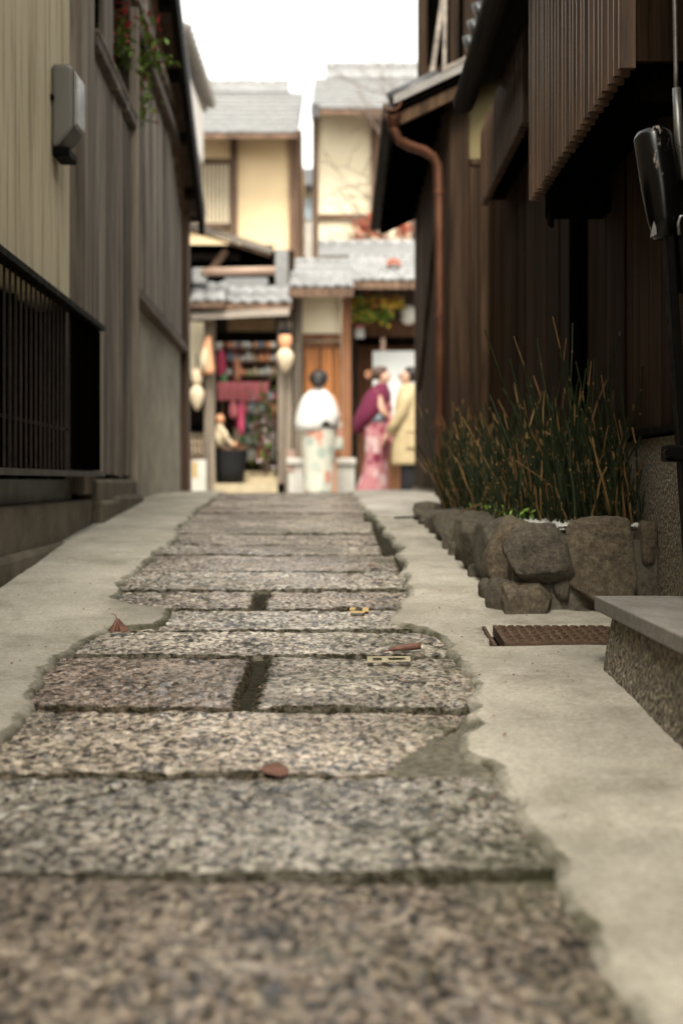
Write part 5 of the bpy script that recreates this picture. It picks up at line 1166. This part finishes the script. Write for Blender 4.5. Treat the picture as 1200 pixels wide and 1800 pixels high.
def ringB(B, pts, n=28, fold=0, seed=0, caps=True):
    """pts: (forward, left, up, half depth, half width) in body axes -> loft"""
    m = MB(); vs = []
    for k, (a, b, c_, rf, rl) in enumerate(pts):
        for j in range(n):
            t = 2*math.pi*j/n; w_ = 1 + fold*(.6*math.sin(7*t+seed+k*.35) + .5*math.sin(4*t-k*.5+seed*2) + .3*math.sin(11*t+k*.8))
            vs.append(B(a+rf*w_*math.cos(t), b+rl*w_*math.sin(t), c_))
    N = len(pts); fs = [(i*n+j, i*n+(j+1) % n, (i+1)*n+(j+1) % n, (i+1)*n+j) for i in range(N-1) for j in range(n)]
    if caps: fs += [tuple(range(n))[::-1], tuple((N-1)*n+j for j in range(n))]
    return m.add(vs, fs)

# woman in white shawl, seen from behind
YP = 18.2
p1 = thing('person', 'person in pale floral robe and white shawl, seen from behind by the gate', 'person', (XX(560,YP), YP, STREET))
B, tf = body(p1, (XX(560,YP), YP, STREET+.02), R(82), 1.62, .02, {'L': ((.05,.25,1.02),(.2,.08,.98)), 'R': ((.05,-.25,1.02),(.2,-.12,.96))})
ringB(B, [(.0,0,.05,.19,.18),(.0,0,.12,.185,.185),(0,0,.3,.17,.19),(0,0,.5,.165,.2),(-.01,0,.7,.175,.205),(-.01,0,.86,.18,.205),(0,0,.98,.165,.19),(0,0,1.1,.16,.19),(0,0,1.28,.12,.17),(.01,0,1.36,.07,.075)], 30, .02, 1).build('robe', 'kimono', p1, smooth=True)
ringB(B, [(-.02,0,.90,.20,.215),(-.02,0,.96,.205,.22),(-.02,0,1.0,.2,.215)], 28, .0).build('sash', 'blackcloth', p1, smooth=True)
ringB(B, [(.01,.04,.85,.18,.20),(.0,.045,.875,.225,.235),(0,.035,.94,.235,.265),(0,.015,1.02,.235,.275),(0,.01,1.12,.21,.25),(0,.015,1.22,.18,.215),(.0,.015,1.30,.145,.175),(.01,.01,1.355,.10,.12),(.02,0,1.39,.07,.075)], 32, .035, 2).build('shawl', 'whitewool', p1, smooth=True)
MB().prism([B(.05,-.19,1.0), B(.05,-.28,.98), B(.05,-.30,.62), B(.05,-.16,.60)], B(.13,0,0)-B(0,0,0)).build('sleeve', 'kimono', p1, bevel=.03)
MB().prism([B(.16,-.17,.9), B(.16,-.20,.9), B(.19,-.20,.06), B(.19,-.15,.06)], B(.02,0,0)-B(0,0,0)).build('robe_lining', 'peach', p1)
c = B(.0,0,1.5); hr_ = MB(); hr_.loft([(c.x,c.y-.01,c.z-.085,.06,.06),(c.x,c.y-.02,c.z-.05,.10,.095),(c.x,c.y-.02,c.z+.02,.128,.115),(c.x,c.y-.005,c.z+.085,.11,.105),(c.x,c.y,c.z+.125,.055,.055)], 18, .02); hr_.build('hair', 'hair', p1, smooth=True)
c = B(-.10,0.0,1.46); lathe(MB(), (c.x, c.y, c.z), [(.02,-.05),(.06,-.03),(.075,.0),(.06,.04),(.02,.06)]).build('hair_bun', 'hair', p1, smooth=True)
for sg in (1,-1): ringB(B, [(.05,.06*sg,.0,.13,.05),(.05,.06*sg,.035,.13,.05)], 14).build('sandal', 'redcloth', p1)

# woman in burgundy shawl, profile to the right, bowing slightly
YP = 17.9
p2 = thing('person', 'person in pink floral robe and burgundy shawl, turned right with head bowed', 'person', (XX(657,YP), YP, STREET))
B, tf = body(p2, (XX(660,YP), YP, STREET+.02), R(-12), 1.66, .10, {'L': ((.12,.2,1.05),(.26,.06,.93)), 'R': ((.12,-.2,1.05),(.26,-.08,.93))})
ringB(B, [(-.05,0,.045,.22,.17),(-.04,0,.12,.2,.17),(-.01,0,.3,.155,.165),(.01,0,.5,.135,.17),(.02,0,.68,.15,.185),(.01,0,.85,.17,.19),(.03,0,.98,.155,.18),(.05,0,1.1,.15,.185),(.05,0,1.28,.11,.16),(.05,0,1.36,.06,.065)], 30, .03, 3).build('robe', 'pinkkimono', p2, smooth=True)
ringB(B, [(.0,0,.93,.18,.2),(.0,0,1.0,.185,.205),(.02,0,1.04,.175,.2)], 24).build('sash', 'bluegood', p2, smooth=True)
ringB(B, [(-.22,0,.80,.05,.10),(-.18,0,.84,.10,.16),(-.09,0,.96,.185,.25),(-.03,0,1.06,.195,.26),(.01,0,1.18,.175,.24),(.03,0,1.28,.155,.2),(.06,0,1.36,.09,.11),(.075,0,1.40,.065,.07)], 30, .02, 4).build('shawl', 'burgundy', p2, smooth=True)
MB().prism([B(.18,-.20,1.02), B(.32,-.20,.98), B(.28,-.20,.66), B(.10,-.20,.66)], B(0,.12,0)-B(0,0,0)).build('sleeve', 'pinkkimono', p2, bevel=.03)
c = B(tf(1.5)-.005,0,1.515); hr_ = MB(); hr_.loft([(c.x-.03,c.y,c.z-.07,.06,.07),(c.x-.025,c.y,c.z-.02,.095,.10),(c.x-.01,c.y,c.z+.05,.105,.10),(c.x,c.y,c.z+.095,.06,.06)], 18, .05); hr_.build('hair', 'brownhair', p2, smooth=True)
c = B(tf(1.5)-.13,0,1.49); lathe(MB(), (c.x, c.y, c.z), [(.02,-.05),(.055,-.03),(.065,.0),(.055,.04),(.02,.06)]).build('hair_bun', 'brownhair', p2, smooth=True)
for i in range(5):
    a = i*1.25; q = Vector((c.x-.03+.03*math.cos(a), c.y-.07, c.z+.02+.035*math.sin(a))); lathe(MB(), q, [(.006,-.014),(.015,0),(.006,.014)], 8).build('hair_flower', 'peach', p2, smooth=True)
for sg in (1,-1): ringB(B, [(.05,.07*sg,.0,.13,.05),(.05,.07*sg,.035,.13,.05)], 14).build('sandal', 'redcloth', p2)

# person in beige coat, profile to the left, half hidden by the corner of the right house
YP = 17.5
p3 = thing('person', 'person with glasses in beige coat and black trousers, facing left by the corner', 'person', (XX(716,YP), YP, STREET))
B, tf = body(p3, (XX(720,YP), YP, STREET+.02), R(180), 1.62, .03, {'L': ((.10,.22,1.06),(.26,.12,.80)), 'R': ((.10,-.22,1.06),(.26,-.16,.80))}, stride=.03)
ringB(B, [(.0,0,.42,.22,.22),(0,0,.46,.225,.225),(0,0,.7,.215,.225),(0,0,.9,.195,.215),(0,0,1.1,.185,.215),(.01,0,1.25,.155,.205),(.02,0,1.34,.11,.15),(.02,0,1.40,.065,.075)], 28, .02, 5).build('coat', 'coat', p3, smooth=True)
for sg, q in ((1,'L'),(-1,'R')):
    e = (.10,.22*sg,1.06); h = (.26,(.12 if sg > 0 else -.16),.80)
    MB().tube([B(.03,.17*sg,1.30), B(.07,.22*sg,1.18), B(*e), B(*[e[i]*.5+h[i]*.5 for i in range(3)]), B(*[e[i]*.06+h[i]*.94 for i in range(3)])], [.075,.075,.066,.06,.055], 14).build('sleeve', 'coat', p3, smooth=True)
    ringB(B, [(.02,.085*sg,.05,.09,.085),(.02,.085*sg,.2,.085,.085),(.02,.085*sg,.5,.10,.095),(.0,.085*sg,.8,.11,.095)], 16, .03, 6).build('trouser_leg', 'blackcloth', p3, smooth=True)
    ringB(B, [(.05,.08*sg,-.01,.14,.05),(.05,.08*sg,.04,.13,.048),(.0,.08*sg,.09,.07,.045)], 14).build('shoe', 'blackcloth', p3, smooth=True)
MB().prism([B(.06,.225,.62), B(-.08,.225,.62), B(-.08,.225,.80), B(.06,.225,.80)], B(0,.03,0)-B(0,0,0)).build('pocket', 'coat', p3, bevel=.012)
MB().prism([B(.06,.225,.81), B(-.08,.225,.81), B(-.08,.225,.85), B(.06,.225,.85)], B(0,.035,0)-B(0,0,0)).build('pocket_flap', 'coat', p3, bevel=.01)
c = B(-.03,0,1.5); hr_ = MB(); hr_.loft([(c.x+.02,c.y,c.z-.07,.07,.08),(c.x+.015,c.y,c.z,.10,.10),(c.x,c.y,c.z+.06,.11,.10),(c.x-.01,c.y,c.z+.11,.06,.06)], 18, .03); hr_.build('hair', 'hair', p3, smooth=True)
gz = MB()
for sg in (1,-1):
    pts = [B(.13, .033*sg + .024*math.cos(a*math.pi/6), 1.50 + .02*math.sin(a*math.pi/6)) for a in range(13)]; gz.tube(pts, .003, 5, False)
    gz.tube([B(.13,.058*sg,1.505), B(.01,.09*sg,1.505)], .003, 5)
gz.build('glasses', 'blackcloth', p3)

# small many-piece parts that cannot be picked apart singly
for o in SC.objects:
    if o.type == 'MESH' and o.name.split('.')[0] in ('stem', 'dry_stem', 'seed_head', 'foliage') and o.parent: o['kind'] = 'stuff'
